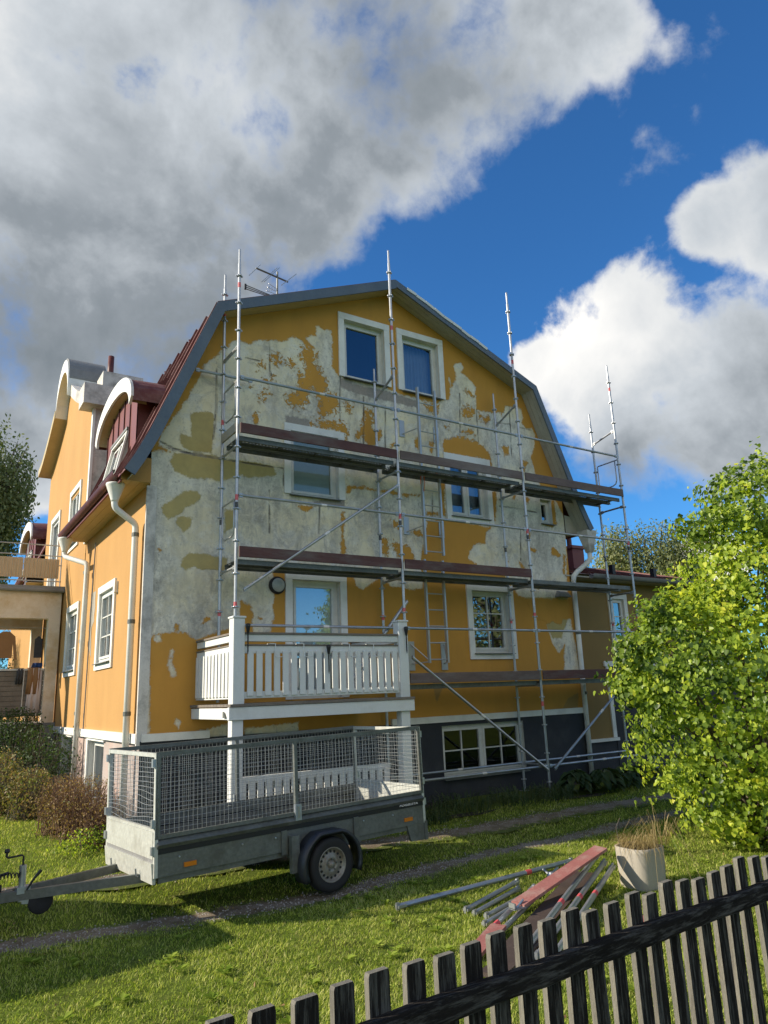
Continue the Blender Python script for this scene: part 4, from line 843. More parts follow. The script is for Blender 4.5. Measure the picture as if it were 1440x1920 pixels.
sw = thing('sweater', 'brown sweater on a hanger on the veranda clothes line', 'sweater', (-1.1, 7.4, 2.8))
b = B()
out = [(-1.27, 2.98), (-1.27, 3.40), (-1.36, 3.05), (-1.42, 3.06), (-1.34, 3.46), (-1.22, 3.56), (-1.13, 3.575), (-1.05, 3.56), (-.94, 3.46), (-.88, 2.95), (-.93, 2.94), (-.98, 3.36), (-.98, 2.98)]
b.prism(out, lambda a, c, d: (a + .0, 7.36 + d + .012 * math.sin(a * 30), c), 0, .07); b.build('body', M['clothbrown'], sw)
B().path([(-1.2, 7.40, 3.57), (-1.125, 7.40, 3.62), (-1.05, 7.40, 3.57)], .01, 6).build('hanger', M['white'], sw)
sw2 = B(); sw2.prism([(-.50, 3.0), (-.50, 3.42), (-.42, 3.5), (-.34, 3.42), (-.34, 3.0)], lambda a, c, d: (a, 7.6 + d + .01 * math.sin(a * 40), c), 0, .06)
tag(sw2.build('shirt', M['clothgrey'], None), 'dark shirt hanging in the veranda beside its pillar', 'shirt')
# ------------------------------------------------------------------ scaffolding
scf = thing('scaffold', 'galvanised steel scaffold with brown boards standing against the gable', 'scaffold', (5.6, -.5, 0))
SX = [1.09, 4.11, 7.15, 10.17]; YO, YI = -.85, -.18
TOPO = [9.23, 10.21, 10.19, 9.16]; TOPI = [9.12, 8.0, 8.1, 8.18]
BOT = [1.86, 0.0, 0.0, 0.0]
def standard(x, y, z0, z1, marks):
    b = B(); b.tube((x, y, z0), (x, y, z1 - .28), .0245, 10); b.path([(x, y, z1 - .29), (x, y, z1 - .27), (x, y, z1 - .012), (x, y, z1)], [.0215, .019, .019, .012], 10)
    z = .22
    while z < z1 - .25:
        if z > z0 + .05:
            b.lathe((x, y, z), [(.0246, -.012), (.047, -.010), (.050, .0), (.047, .010), (.0246, .012)], 10)
            for a in (0, 1): b.box(x - (.058 if a else .012), x + (.058 if a else .012), y - (.012 if a else .058), y + (.012 if a else .058), z - .008, z + .012)
        z += .5
    if z0 < .5: b.box(x - .07, x + .07, y - .07, y + .07, float(gz(x, y)) - .02, z0 + .02)
    o = b.build('standard', M['galv'], scf, False)
    for zz, m in marks:
        if z0 < zz < z1: B().lathe((x, y, zz), [(.0255, -.045), (.0255, .045)], 10).build('paint_mark', M[m], o)
for i, x in enumerate(SX):
    standard(x, YO, BOT[i], TOPO[i], [(3.25, 'pink'), (4.78, 'black'), (4.90, 'pink'), (1.6, 'pink'), (8.55, 'pink')])
    standard(x, YI, BOT[i], TOPI[i], [(3.2, 'pink'), (4.65, 'black'), (6.35, 'pink'), (8.35, 'pink')])
def ledger(p0, p1, mark=True, r=.0225, name='ledger'):
    b = B(); b.tube(p0, p1, r, 10)
    for p, q in ((p0, p1), (p1, p0)):
        t = (V(*q) - V(*p)); t /= np.linalg.norm(t); b.obox(V(*p) + t * .035, t * .03, V(0, .016, 0) if abs(t[1]) < .5 else V(.016, 0, 0), V(0, 0, .03))
    o = b.build(name, M['galv'], scf)
    if mark:
        m = (V(*p0) + V(*p1)) / 2; t = (V(*p1) - V(*p0)); t /= np.linalg.norm(t)
        B().tube(m - t * .05, m + t * .05, r + .001, 10).build('paint_mark', M['whitemark'], o)
for i in range(3):
    xa, xb = SX[i] + .03, SX[i + 1] - .03
    ledger((xa, YO, 6.91), (xb, YO, 6.91)); ledger((xa, YO, 4.94), (xb, YO, 4.94)); ledger((xa, YO, 2.955), (xb, YO, 2.955))
    if i > 0:
        ledger((xa, YO, .50), (xb, YO, .50)); ledger((xa, YI, .52), (xb, YI, .52))
for i, x in enumerate(SX):
    for zz in (5.74, 3.82) + ((1.94, .51) if i > 0 else ()): ledger((x, YO + .03, zz), (x, YI - .03, zz), False, .02, 'transom')
    if i == 0: ledger((x, YO + .03, 7.44), (x, YI - .03, 7.44), False, .026, 'transom')
    else: ledger((x, YO + .03, 7.44 + (.15 if i < 3 else .1)), (x, YI - .03, 7.35 if i < 3 else 7.40), False, .022, 'transom')
ledger((.62, YI + .03, 7.22), (1.62, YI + .03, 7.22), False, .024, 'tie_tube')
def endframe(x, z):     # bent-tube end guard between outer and inner standards
    B().path([(x, YO + .03, z + .56), (x, YI - .09, z + .56)], .016, 8).build('end_guard', M['alu'], scf)
    B().path([(x, YO + .10, z + .56), (x, YO + .10, z + .10), (x, YO + .14, z + .02), (x, YO + .22, z - .01), (x, YI - .16, z - .01), (x, YI - .08, z + .04), (x, YI - .07, z + .12), (x, YI - .07, z + .56)], .014, 8).build('end_guard', M['alu'], scf, True)
endframe(SX[0], 6.30); endframe(SX[0], 4.33); endframe(SX[3], 6.28)
def perf_mat():
    m, t, p = nodes('perforated_steel_plank'); out = t.nodes['Material Output']
    tc = t.nodes.new('ShaderNodeTexCoord'); sp = t.nodes.new('ShaderNodeSeparateXYZ'); t.links.new(tc.outputs['Object'], sp.inputs[0])
    def fr(o, per):
        a = t.nodes.new('ShaderNodeMath'); a.operation = 'DIVIDE'; t.links.new(o, a.inputs[0]); a.inputs[1].default_value = per
        c = t.nodes.new('ShaderNodeMath'); c.operation = 'FRACT'; t.links.new(a.outputs[0], c.inputs[0])
        d = t.nodes.new('ShaderNodeMath'); d.operation = 'SUBTRACT'; t.links.new(c.outputs[0], d.inputs[0]); d.inputs[1].default_value = .5
        e = t.nodes.new('ShaderNodeMath'); e.operation = 'MULTIPLY'; t.links.new(d.outputs[0], e.inputs[0]); e.inputs[1].default_value = per
        f = t.nodes.new('ShaderNodeMath'); f.operation = 'POWER'; t.links.new(e.outputs[0], f.inputs[0]); f.inputs[1].default_value = 2; return f.outputs[0]
    ad = t.nodes.new('ShaderNodeMath'); ad.operation = 'ADD'; t.links.new(fr(sp.outputs[0], .06), ad.inputs[0]); t.links.new(fr(sp.outputs[1], .075), ad.inputs[1])
    lt = t.nodes.new('ShaderNodeMath'); lt.operation = 'LESS_THAN'; t.links.new(ad.outputs[0], lt.inputs[0]); lt.inputs[1].default_value = .020 ** 2
    tr = t.nodes.new('ShaderNodeBsdfTransparent'); mx = t.nodes.new('ShaderNodeMixShader'); t.links.new(lt.outputs[0], mx.inputs[0])
    p.inputs['Base Color'].default_value = (.30, .31, .31, 1); p.inputs['Metallic'].default_value = .6; p.inputs['Roughness'].default_value = .5
    t.links.new(p.outputs[0], mx.inputs[1]); t.links.new(tr.outputs[0], mx.inputs[2]); t.links.new(mx.outputs[0], out.inputs[0]); return m
M['perf'] = perf_mat()
def deck(i, zt, toe, last=False):
    x0, x1 = SX[i] + .05, SX[i + 1] - .05
    for k in range(2):
        y0 = YO + .055 + k * .285; y1 = y0 + .265
        b = B(); b.add([(x0, y0, zt), (x1, y0, zt), (x1, y1, zt), (x0, y1, zt)], [(0, 1, 2, 3)])
        o = b.build('deck_plank', M['perf'], scf)
        e = B(); e.box(x0, x1, y0 - .002, y0 + .004, zt - .075, zt + .003); e.box(x0, x1, y1 - .004, y1 + .002, zt - .075, zt + .003); e.box(x0, x1, y0 + .004, y0 + .03, zt - .075, zt - .070); e.box(x0, x1, y1 - .03, y1 - .004, zt - .075, zt - .070)
        for xx in np.linspace(x0 + .1, x1 - .1, 5): e.box(xx - .012, xx + .012, y0 + .004, y1 - .004, zt - .04, zt - .004)
        e.build('plank_edge', M['galvd'], o)
    if toe:
        tb = B(); L = x1 - x0 + .06; tb.bev(x0 - .02, x1 + .02 - RNG.uniform(0, .03), YO - .062, YO - .030, zt + .02, zt + .185, .004)
        tb.build('toe_board', M[toe], scf)
deck(0, 5.93, 'toe'); deck(1, 5.93, 'toeg'); deck(2, 5.93, 'toeg')
deck(0, 3.95, 'toe'); deck(1, 3.95, 'toe'); deck(2, 3.95, None)
deck(1, 2.02, 'toeg'); deck(2, 2.02, 'toe')
for z in (5.97,): B().box(SX[0] - .035, SX[0] - .005, YO + .03, YI - .05, z, z + .15).build('toe_board', M['pot'], scf)
for p0, p1 in (((1.20, YO - .045, 3.47), (4.06, YO - .045, 5.45)), ((4.20, YO - .045, 2.47), (7.09, YO - .045, .44)), ((7.27, YO - .045, .44), (10.1, YO - .045, 2.35))):
    ledger(p0, p1, True, .024, 'brace')
ledger((3.05, YO + .10, 2.05), (4.22, YO + .06, 3.42), True, .03, 'loose_tube')
# ------------------------------------------------------------------ wall ladder with its brackets
def ladder(name, x, z0, z1, label, off=-.26, w=.42):
    t = thing(name, label, 'ladder', (x + w / 2, off, z0), group='ladders fixed to the gable')
    for s in (0, 1): B().box(x + s * w - .018, x + s * w + .018, off - .03, off + .03, z0, z1).build('stile', M['alu'], t)
    z = z0 + .06
    while z < z1 - .05: B().tube((x + .018, off, z), (x + w - .018, off, z), .013, 8).build('rung', M['alu'], t); z += .30
    return t
l1 = ladder('wall_ladder', 5.06, 5.0 - .6, 7.78, 'upper aluminium ladder fixed to the gable below the attic windows')
for z in (6.95, 4.98):
    for x in (4.82, 5.66):
        p = B(); p.box(x - .06, x + .06, -.02, -.002, z - .17, z + .17); p.tube((x, -.02, z - .12), (5.06 if x < 5.2 else 5.48, -.25, z - .02), .012, 8); p.build('bracket', M['alu'], l1)
l2 = ladder('wall_ladder', 5.02, 2.40, 4.30, 'lower aluminium ladder fixed to the gable beside the six-pane window')
for x in (4.80, 5.55):
    p = B(); p.box(x - .07, x + .07, -.02, -.002, 2.28, 2.80); p.tube((x, -.02, 2.75), (5.02 if x < 5.2 else 5.44, -.25, 2.45), .012, 8); p.tube((x, -.02, 2.40), (5.02 if x < 5.2 else 5.44, -.25, 2.42), .010, 8); p.build('bracket', M['alu'], l2)
b = B(); b.path([(5.0, -.28, 6.02), (5.05, -.30, 5.98), (5.3, -.30, 6.0), (5.5, -.3, 6.05)], .010, 6); b.path([(5.08, -.3, 6.0), (5.10, -.3, 5.8), (5.07, -.3, 5.62)], .006, 6); b.path([(5.02, -.3, 6.0), (5.0, -.3, 5.75)], .006, 6)
tag(b.build('tie_cord', M['orangecord'], None), 'orange cord tied round the upper wall ladder', 'cord')

# ------------------------------------------------------------------ white balcony on posts
bal = thing('white_balcony', 'white painted timber balcony on posts before the gable door', 'balcony', (2.2, -.8, 0))
bx0, bx1, byf = .77, 3.63, -1.62
for x in (bx0, bx1 - .165): 
    pb = B(); pb.bev(x, x + .165, byf, byf + .165, 1.80, 2.97, .006); pb.bev(x - .015, x + .18, byf - .015, byf + .18, 2.971, 3.0, .006); pb.build('post', M['whitew'], bal)
    B().bev(x + .0, x + .16, byf + .02, byf + .16, -.15, 1.63, .006).build('leg', M['whitew'], bal)
B().bev(bx0 - .06, bx1 + .05, byf - .03, byf + .03, 1.63, 1.795, .004).build('beam', M['whitew'], bal)
B().bev(bx0 - .03, bx0 + .05, byf + .032, -.02, 1.635, 1.785, .004).build('beam', M['whitew'], bal)
B().bev(bx1 - .05, bx1 + .03, byf + .032, -.02, 1.635, 1.785, .004).build('beam', M['whitew'], bal)
for k in range(13):
    y0 = byf - .05 + k * .128; B().box(bx0 - .05, bx1 + .05, y0, y0 + .118, 1.80, 1.835).build('deck_board', M['wood'], bal)
for x in (1.5, 2.2, 2.9): B().box(x, x + .05, byf + .05, -.03, 1.66, 1.795).build('joist', M['wood'], bal)
xa, xb = bx0 + .166, bx1 - .166
B().bev(xa, xb, byf + .04, byf + .115, 2.66, 2.755, .004).build('top_rail', M['whitew'], bal); B().box(xa, xb, byf + .02, byf + .14, 2.757, 2.785).build('rail_cap', M['wood'], bal)
B().bev(xa, xb, byf + .045, byf + .10, 2.50, 2.60, .004).build('middle_rail', M['whitew'], bal); B().box(xa, xb, byf + .03, byf + .12, 2.602, 2.622).build('rail_cap', M['wood'], bal)
B().bev(xa, xb, byf + .045, byf + .10, 1.90, 1.99, .004).build('bottom_rail', M['whitew'], bal)
nb = 19
for k in range(nb):
    x = xa + .05 + k * (xb - xa - .17) / (nb - 1); B().bev(x, x + .088, byf + .02, byf + .043, 1.93 + RNG.uniform(-.006, .006), 2.53, .003).build('baluster', M['whitew'], bal)
for sx in (bx0 + .03, bx1 - .10):
    B().bev(sx, sx + .07, byf + .17, -.03, 2.66, 2.755, .004).build('top_rail', M['whitew'], bal); B().box(sx - .02, sx + .09, byf + .17, -.03, 2.757, 2.785).build('rail_cap', M['wood'], bal)
    B().bev(sx, sx + .055, byf + .17, -.03, 2.50, 2.60, .004).build('middle_rail', M['whitew'], bal); B().box(sx - .01, sx + .075, byf + .17, -.03, 2.602, 2.622).build('rail_cap', M['wood'], bal)
    B().bev(sx, sx + .055, byf + .17, -.03, 1.90, 1.99, .004).build('bottom_rail', M['whitew'], bal)
    for k in range(10):
        y = byf + .22 + k * .138; B().bev(sx - .025, sx - .002, y, y + .088, 1.93, 2.53, .003).build('baluster', M['whitew'], bal)
br_ = B(); br_.prism([(0, 0), (.10, .0), (.10, .08), (.05, .06)], lambda a, c, d: (bx0 - .035 - d, byf + .12 + a, 1.66 + c), 0, .02); br_.build('joist_bracket', M['galvd'], bal)
# low white railing under the balcony
lr = thing('low_railing', 'low white picket railing at ground level under the balcony', 'railing', (2.2, -1.2, 0))
B().bev(1.0, 3.45, -1.26, -1.20, .78, .87, .004).build('top_rail', M['whitew'], lr); B().bev(1.0, 3.45, -1.26, -1.20, .12, .20, .004).build('bottom_rail', M['whitew'], lr)
for k in range(19): x = 1.02 + k * .128; B().bev(x, x + .09, -1.285, -1.262, .05, .82, .003).build('picket', M['whitew'], lr)
# solar torches and plant hooks on the railing
for (x, z, lab) in ((bx0 + .19, 2.88, 'black solar torch lamp tied to the left post of the balcony'), (2.20, 2.60, 'black solar torch lamp at the middle of the balcony railing'), (bx1 - .06, 2.88, 'black solar torch lamp tied to the right post of the balcony')):
    t = thing('solar_torch', lab, 'lamp', (x, byf - .03, z - .4), group='solar torch lamps on the balcony')
    B().lathe((x, byf - .045, z), [(.004, -.14), (.018, -.11), (.033, -.02), (.036, .0), (.02, .015)], 12).build('head', M['black'], t, True)
    B().lathe((x, byf - .045, z), [(.012, -.085), (.027, -.03), (.0335, -.018)], 12).build('lantern', M['lens'], t, True)
    B().path([(x, byf - .045, z - .13), (x, byf - .045, z - .36), (x, byf - .045, z - .40)], [.011, .010, .002], 8).build('spike', M['black'], t)
for i, x in enumerate((1.36, 1.80, 2.55, 2.97)):
    b = B(); y = byf + .02
    b.box(x - .05, x + .05, y + .01, y + .10, 2.626, 2.634)
    b.path([(x, y + .05, 2.630), (x + .03, y - .01, 2.626), (x + .03, y - .018, 2.46), (x + .035, y - .07, 2.44), (x + .12, y - .09, 2.445), (x + .125, y - .085, 2.52)], .006, 6)
    tag(b.build('planter_hook', M['white'], None), ('first', 'second', 'third', 'fourth')[i] + ' white planter hook from the left on the balcony railing', 'hook', 'planter hooks on the balcony railing')

# ------------------------------------------------------------------ television aerial on the roof
ay_ = 2.6
an = thing('tv_aerial', 'metal television aerial on the roof ridge', 'aerial', (3.35, ay_, 9.4))
B().tube((3.33, ay_, 9.40), (3.35, ay_, 11.43), .022, 8).build('mast', M['galvd'], an)
B().tube((2.80, ay_ - .05, 11.33), (3.63, ay_ + .03, 11.27), .020, 6).build('boom', M['galvd'], an)
for (xa, za), (xb, zb) in (((2.57, 10.98), (3.02, 11.64)), ((2.87, 10.91), (3.44, 11.69)), ((2.93, 10.93), (3.50, 11.71)), ((3.35, 10.97), (3.94, 11.68))):
    B().tube((xa, ay_ - .22, za), (xb, ay_ + .22, zb), .010, 5).build('element', M['alu'], an)
for dz in (0, -.06, -.12): B().tube((2.57, ay_, 10.86 + dz * .8), (3.33, ay_, 10.76 + dz * .3), .010, 6).build('boom', M['galvd'], an)
B().box(2.55, 2.59, ay_ - .02, ay_ + .02, 10.75, 10.88).build('end_cap', M['black'], an)
for k in range(5):
    B().tube((3.05 + k * .055, ay_ - .1, 10.80 + k * .02), (3.14 + k * .06, ay_ + .1, 11.10 - k * .015), .007, 5).build('reflector_rod', M['alu'], an)
for k in range(3): B().tube((3.05 + k * .03, ay_ - .05, 10.83 + k * .1), (3.30 + k * .03, ay_ + .05, 10.88 + k * .07), .006, 5).build('reflector_rod', M['alu'], an)
# ------------------------------------------------------------------ caged trailer (local frame: x along the bed, y across, z up)
tr = thing('caged_trailer', 'grey galvanised single-axle trailer with wire mesh cage', 'trailer', (0, 0, 0))
OFF[tr.name] = V(0, 0, 0)
tr.location = (-.731, -3.577, .294); tr.scale = (.955, .955, .955); tr.rotation_euler = (math.radians(-.47), math.radians(-1.04), math.radians(5.16))
TL, TW, TH = 3.53, 1.50, 1.185
G_, GD, GL = M['galv'], M['galvd'], M['galvl']
fb = B(); fb.box(.02, TL - .02, .02, TW - .02, .02, .045); fb.build('floor', M['ply'], tr)
def side(y, s, nm='side_panel'):
    e = lambda a: y + s * a            # a outward
    o = B(); yy = sorted((e(-.02), e(.0)))
    o.box(.03, TL - .03, yy[0], yy[1], .0, .235); o.build(nm, GD, tr)
    r = B(); yy = sorted((e(-.03), e(.028)))
    r.hexa([(.02, e(.004), .262), (TL - .02, e(.004), .262), (TL - .02, e(-.03), .262), (.02, e(-.03), .262), (.02, e(.03), .30), (TL - .02, e(.03), .30), (TL - .02, e(-.03), .35), (.02, e(-.03), .35)])
    r.build('side_rail', GD, tr)
    yy = sorted((e(-.015), e(.006))); B().box(.03, TL - .03, yy[0] - .001, yy[1] + .001, .212, .261).build('rubber_strip', M['black'], tr)
    f = B(); yy = sorted((e(-.035), e(.0)))
    f.box(.0, .05, yy[0], yy[1], .352, TH); f.box(TL - .04, TL, yy[0], yy[1], .352, TH); f.box(.05, TL - .04, yy[0], yy[1], TH - .045, TH); f.box(.05, TL - .04, yy[0], yy[1], .352, .39)
    f.box(1.62, 1.66, yy[0], yy[1], .39, TH - .045); f.build('cage_frame', GD, tr)
    w = B()
    for x in np.arange(.10, TL - .06, .05): w.tube((x, e(-.012) + RNG.normal(0, .002), .37), (x + RNG.normal(0, .003), e(-.012), TH - .03), .0019, 4)
    for k, z in enumerate(np.arange(.43, TH - .05, .05)):
        n = 14; w.path([(x, e(-.014) + .004 * math.sin(x * 5 + k), z + (.006 * math.sin(x * 4 + k * 1.7) if y < .1 else 0)) for x in np.linspace(.04, TL - .03, n)], .0019, 4)
    o = w.build('wire_mesh', M['wire'], tr); o['kind'] = 'stuff'
    l = B(); yy = sorted((e(-.005), e(.03))); l.box(1.60, 1.68, yy[0], yy[1], .30, .47); l.tube((1.64, e(.03), .33), (1.64, e(.04), .45), .012, 6); l.build('latch', G_, tr)
side(0, -1); side(TW, 1)
def gate(x, s, nm, light):
    e = lambda a: x + s * a
    mt = GL if light else GD
    xs = sorted((e(-.02), e(.012))); p = B(); p.box(xs[0], xs[1], .04, TW - .04, .17, .42); p.build(nm + '_panel', mt, tr)
    p = B(); p.hexa([(e(.01), .03, -.06), (e(.01), TW - .03, -.06), (e(-.02), TW - .03, -.06), (e(-.02), .03, -.06), (e(.028), .03, .135), (e(.028), TW - .03, .135), (e(-.02), TW - .03, .135), (e(-.02), .03, .135)]); p.build(nm + '_panel', mt, tr)
    xs = sorted((e(-.02), e(.008))); B().box(xs[0], xs[1], .04, TW - .04, .136, .168).build('corrugated_strip', M['greysheet'], tr)
    f = B(); xs = sorted((e(-.03), e(.006)))
    for y in (.0, TW - .045): f.box(xs[0], xs[1], y, y + .045, .0, TH - .01)
    f.box(xs[0], xs[1], .045, TW - .045, TH - .05, TH - .01); f.box(xs[0], xs[1], .045, TW - .045, .422, .45); f.build(nm + '_frame', mt, tr)
    w = B()
    for y in np.arange(.09, TW - .05, .05): w.tube((e(-.01), y, .43), (e(-.012) + RNG.normal(0, .003), y + RNG.normal(0, .004), TH - .04), .002, 4)
    for k, z in enumerate(np.arange(.48, TH - .05, .05)):
        w.path([(e(-.008) + .012 * math.sin(y * 6 + k), y, z + (.018 * math.sin(y * 5 + k * .8) * (1 if z < .8 else .3))) for y in np.linspace(.04, TW - .04, 12)], .002, 4)
    o = w.build('wire_mesh', M['wire'], tr); o['kind'] = 'stuff'
    for y in (.025, TW - .025):
        for z in (.25, .5, 1.08): B().obox((e(.02), y, z), (.015, 0, 0), (0, .02, 0), (0, 0, .04)).build('hinge', G_, tr)
    for y in (.38, 1.15): B().path([(e(.03), y, -.03), (e(.05), y, -.02), (e(.055), y, .05)], .009, 6).build('hook', G_, tr)
gate(0, -1, 'front_gate', True); gate(TL, 1, 'rear_gate', True)
c = B(); c.box(.1, TL - .05, .28, .36, -.09, .0); c.box(.1, TL - .05, TW - .36, TW - .28, -.09, .0); c.box(1.85, 2.0, .0, TW, -.20, -.10); c.box(.05, 3.4, .03, .07, -.06, .0); c.build('chassis', GD, tr)
for y0 in (.20, TW - .20):
    B().beam((.55, y0 + (.05 if y0 < .7 else -.05), -.055), (-1.22, .75 + (-.035 if y0 < .7 else .035), -.045), .05, .085).build('drawbar', GD, tr)
hb = B(); hb.box(-1.62, -1.12, .69, .81, -.09, -.0); hb.build('coupling_base', GD, tr)
hc = B(); hc.path([(-1.60, .75, .03), (-1.42, .75, .05), (-1.22, .75, .03)], [.05, .045, .035], 10); hc.path([(-1.3, .75, .05), (-1.28, .75, .14), (-1.16, .75, .16)], .014, 8); hc.build('hitch', M['black'], tr)
jw = B(); jw.tube((-1.05, .68, -.10), (-1.05, .68, .22), .032, 12); jw.box(-1.10, -.98, .64, .74, -.03, .03); jw.build('jockey_stand', G_, tr)
B().path([(-1.05, .68, .22), (-1.05, .68, .30), (-1.07, .66, .315), (-1.20, .60, .32), (-1.215, .60, .33), (-1.215, .60, .385)], .010, 8).build('crank', M['black'], tr)
B().lathe((-1.215, .60, .38), [(.004, -.02), (.022, -.015), (.026, .0), (.02, .02), (.004, .025)], 10).build('crank_knob', M['black'], tr)
jq = B(); jq.lathe((-.88, .66, -.13), [(.03, -.03), (.10, -.03), (.115, -.015), (.115, .015), (.10, .03), (.03, .03)], 20, 1); jq.build('jockey_wheel', M['rubber'], tr, True)
B().beam((-1.05, .66, -.10), (-.88, .66, -.13), .03, .04).build('jockey_arm', G_, tr)
B().path([(-1.02, .62, .0), (-.96, .60, .10), (-.90, .60, .16)], [.008, .012, .016], 8).build('brake_lever', M['black'], tr)
cb = B(); pts = []
for i in range(140):
    a = i * .62; s_ = i / 139; pts.append((-1.08 - .42 * s_ , .64 + .022 * math.sin(a), .14 - .10 * s_ + .06 * math.sin(s_ * 3) + .022 * math.cos(a)))
cb.path(pts, .006, 5); cb.build('coiled_cable', M['black'], tr)
# wheels, mudguards
for s, y0 in ((-1, -.13), (1, TW + .13)):
    wx, wz, R_ = 1.955, -.192, .287
    w = sub('wheel', tr)
    B().lathe((wx, y0, wz), [(R_ - .105, -.075), (R_ - .05, -.088), (R_ - .012, -.08), (R_, -.05), (R_, .05), (R_ - .012, .08), (R_ - .05, .088), (R_ - .105, .075)], 40, 1, False).build('tyre', M['rubber'], w, True)
    o = s
    B().lathe((wx, y0, wz), [(.186, .07 * -o), (.186, .072 * o), (.178, .08 * o), (.165, .062 * o), (.150, .035 * o), (.115, .045 * o), (.080, .062 * o), (.055, .060 * o), (.05, .045 * o), (.035, .045 * o), (.034, .075 * o), (.005, .078 * o)], 32, 1).build('rim', M['rim'], w, True)
    h = B()
    for k in range(16):
        a = k * 2 * PI / 16; cx, cz = wx + .135 * math.cos(a), wz + .135 * math.sin(a); h.lathe((cx, y0, cz), [(.014, .030 * o), (.014, .046 * o), (.012, .0465 * o), (.001, .0466 * o)], 8, 1)
    h.build('rim_hole', M['black'], w)
    for k in range(5):
        a = k * 2 * PI / 5 + .3; B().lathe((wx + .062 * math.cos(a), y0, wz + .062 * math.sin(a)), [(.011, .055 * o), (.011, .072 * o), (.002, .074 * o)], 6, 1).build('wheel_nut', M['galvd'], w)
    R = []
    for a in np.linspace(math.radians(-22), math.radians(205), 26):
        rr = .365; ca, sa = math.cos(a), math.sin(a)
        flat = 1.0
        x, z = wx + rr * ca * 1.08, wz + min(rr * sa, .335) + .02
        ix, iz = wx + (rr - .012) * ca * 1.08, wz + min((rr - .012) * sa, .323) + .02
        lx, lz = wx + (rr - .05) * ca * 1.08, wz + min((rr - .05) * sa, .29) + .02
        R.append([(x, y0 - .11, z), (x, y0 + .11, z), (ix, y0 + .108, iz), (lx, y0 + .108 * (1 if s > 0 else -1) * (-1 if s < 0 else 1), lz) if s > 0 else (ix, y0 + .06, iz), (ix, y0 - .098, iz) if s < 0 else (ix, y0 - .06, iz), (lx, y0 - .108, lz) if s < 0 else (ix, y0 - .108, iz)])
    B().rings(R).build('mudguard', M['mud'], tr, True)
    B().box(1.50, 1.60, y0 - .06 * s - .03, y0 - .06 * s + .03, -.22, .16).build('mudguard_stay', GD, tr)
for x in (.30, 3.18): B().box(x, x + .13, -.016, -.001, .055, .098).build('side_reflector', M['orange'], tr)
for x in (.25, .95, 1.35, 2.55, 3.0):
    B().lathe((x, -.001, .16), [(.010, 0), (.010, -.012), (.002, -.014)], 8, 1).build('bolt', G_, tr)
B().box(1.42, 1.49, -.022, -.001, -.03, .22).build('side_brace', GD, tr); B().box(2.40, 2.47, -.022, -.001, -.03, .22).build('side_brace', GD, tr)
for y in (.01, TW - .05): B().hexa([(TL - .24, y, -.19), (TL, y, -.205), (TL, y + .04, -.205), (TL - .24, y + .04, -.19), (TL - .30, y, .0), (TL, y, .0), (TL, y + .04, .0), (TL - .30, y + .04, .0)]).build('rear_support', GD, tr)
B().box(TL - .02, TL + .03, .0, .05, -.205, .02).build('tail_bar', GD, tr)
txt = bpy.data.curves.new('lettering', 'FONT'); txt.body = 'FOGELSTA'; txt.size = .055; txt.shear = .25; txt.extrude = .0008; txt.offset = .0012
tmp = bpy.data.objects.new('lettering', txt); COL.objects.link(tmp); bpy.context.view_layer.update(); tme = bpy.data.meshes.new_from_object(tmp); bpy.data.objects.remove(tmp); bpy.data.curves.remove(txt)
to = bpy.data.objects.new('lettering', tme); COL.objects.link(to); to.parent = tr; tme.materials.clear(); tme.materials.append(M['whitemark']); to.location = (TL - .42, -.0085, .2385); to.rotation_euler = (PI / 2, 0, 0); to.scale = (1.15, .55, 1)
B().box(TL - .50, TL - .06, -.0075, -.001, .225, .272).build('name_plate', M['black'], tr)

# ------------------------------------------------------------------ towing car just outside the picture
car = thing('towing_car', 'dark estate car standing in front of the trailer drawbar', 'car', (0, 0, 0)); OFF[car.name] = V(0, 0, 0)
car.location = (-2.35, -2.36, -.16); car.rotation_euler = (0, 0, math.radians(5.2))
side_p = [(0, .32), (-.02, .62), (.02, .85), (.10, .92), (.42, 1.42), (.75, 1.47), (2.2, 1.46), (2.95, .98), (4.05, .86), (4.35, .68), (4.38, .35)]
b = B(); R = []
for (yy, k) in ((-.86, .97), (-.80, 1.0), (0, 1.0), (.80, 1.0), (.86, .97)):
    R.append([(-x, yy * (1 - .16 * max(0, (z - .92) / .55)), .32 + (z - .32) * k) for x, z in side_p])
b.rings(R); b.build('body', M['carpaint'], car, True)
for s in (-1, 1):
    for x in (.85, 3.5):
        B().lathe((-x, s * .80, .31), [(.02, -.09), (.24, -.10), (.30, -.08), (.31, 0), (.30, .08), (.24, .10), (.02, .09)], 28, 1).build('wheel', M['rubber'], car, True)
    B().add([(-.35, s * .80, .96), (-2.75, s * .815, .98), (-2.15, s * .735, 1.40), (-.60, s * .735, 1.40)], [(0, 1, 2, 3)]).build('side_window', M['glass'], car)
    B().box(-.03, .06, s * .70 - .08, s * .70 + .08, .68, .84).build('tail_lamp', M['pink'], car)
B().add([(-.08, -.66, .96), (-.08, .66, .96), (-.37, .58, 1.38), (-.37, -.58, 1.38)], [(0, 1, 2, 3)]).build('rear_window', M['glass'], car)
B().box(-.1, .09, -.80, .80, .36, .52).build('bumper', M['black'], car)

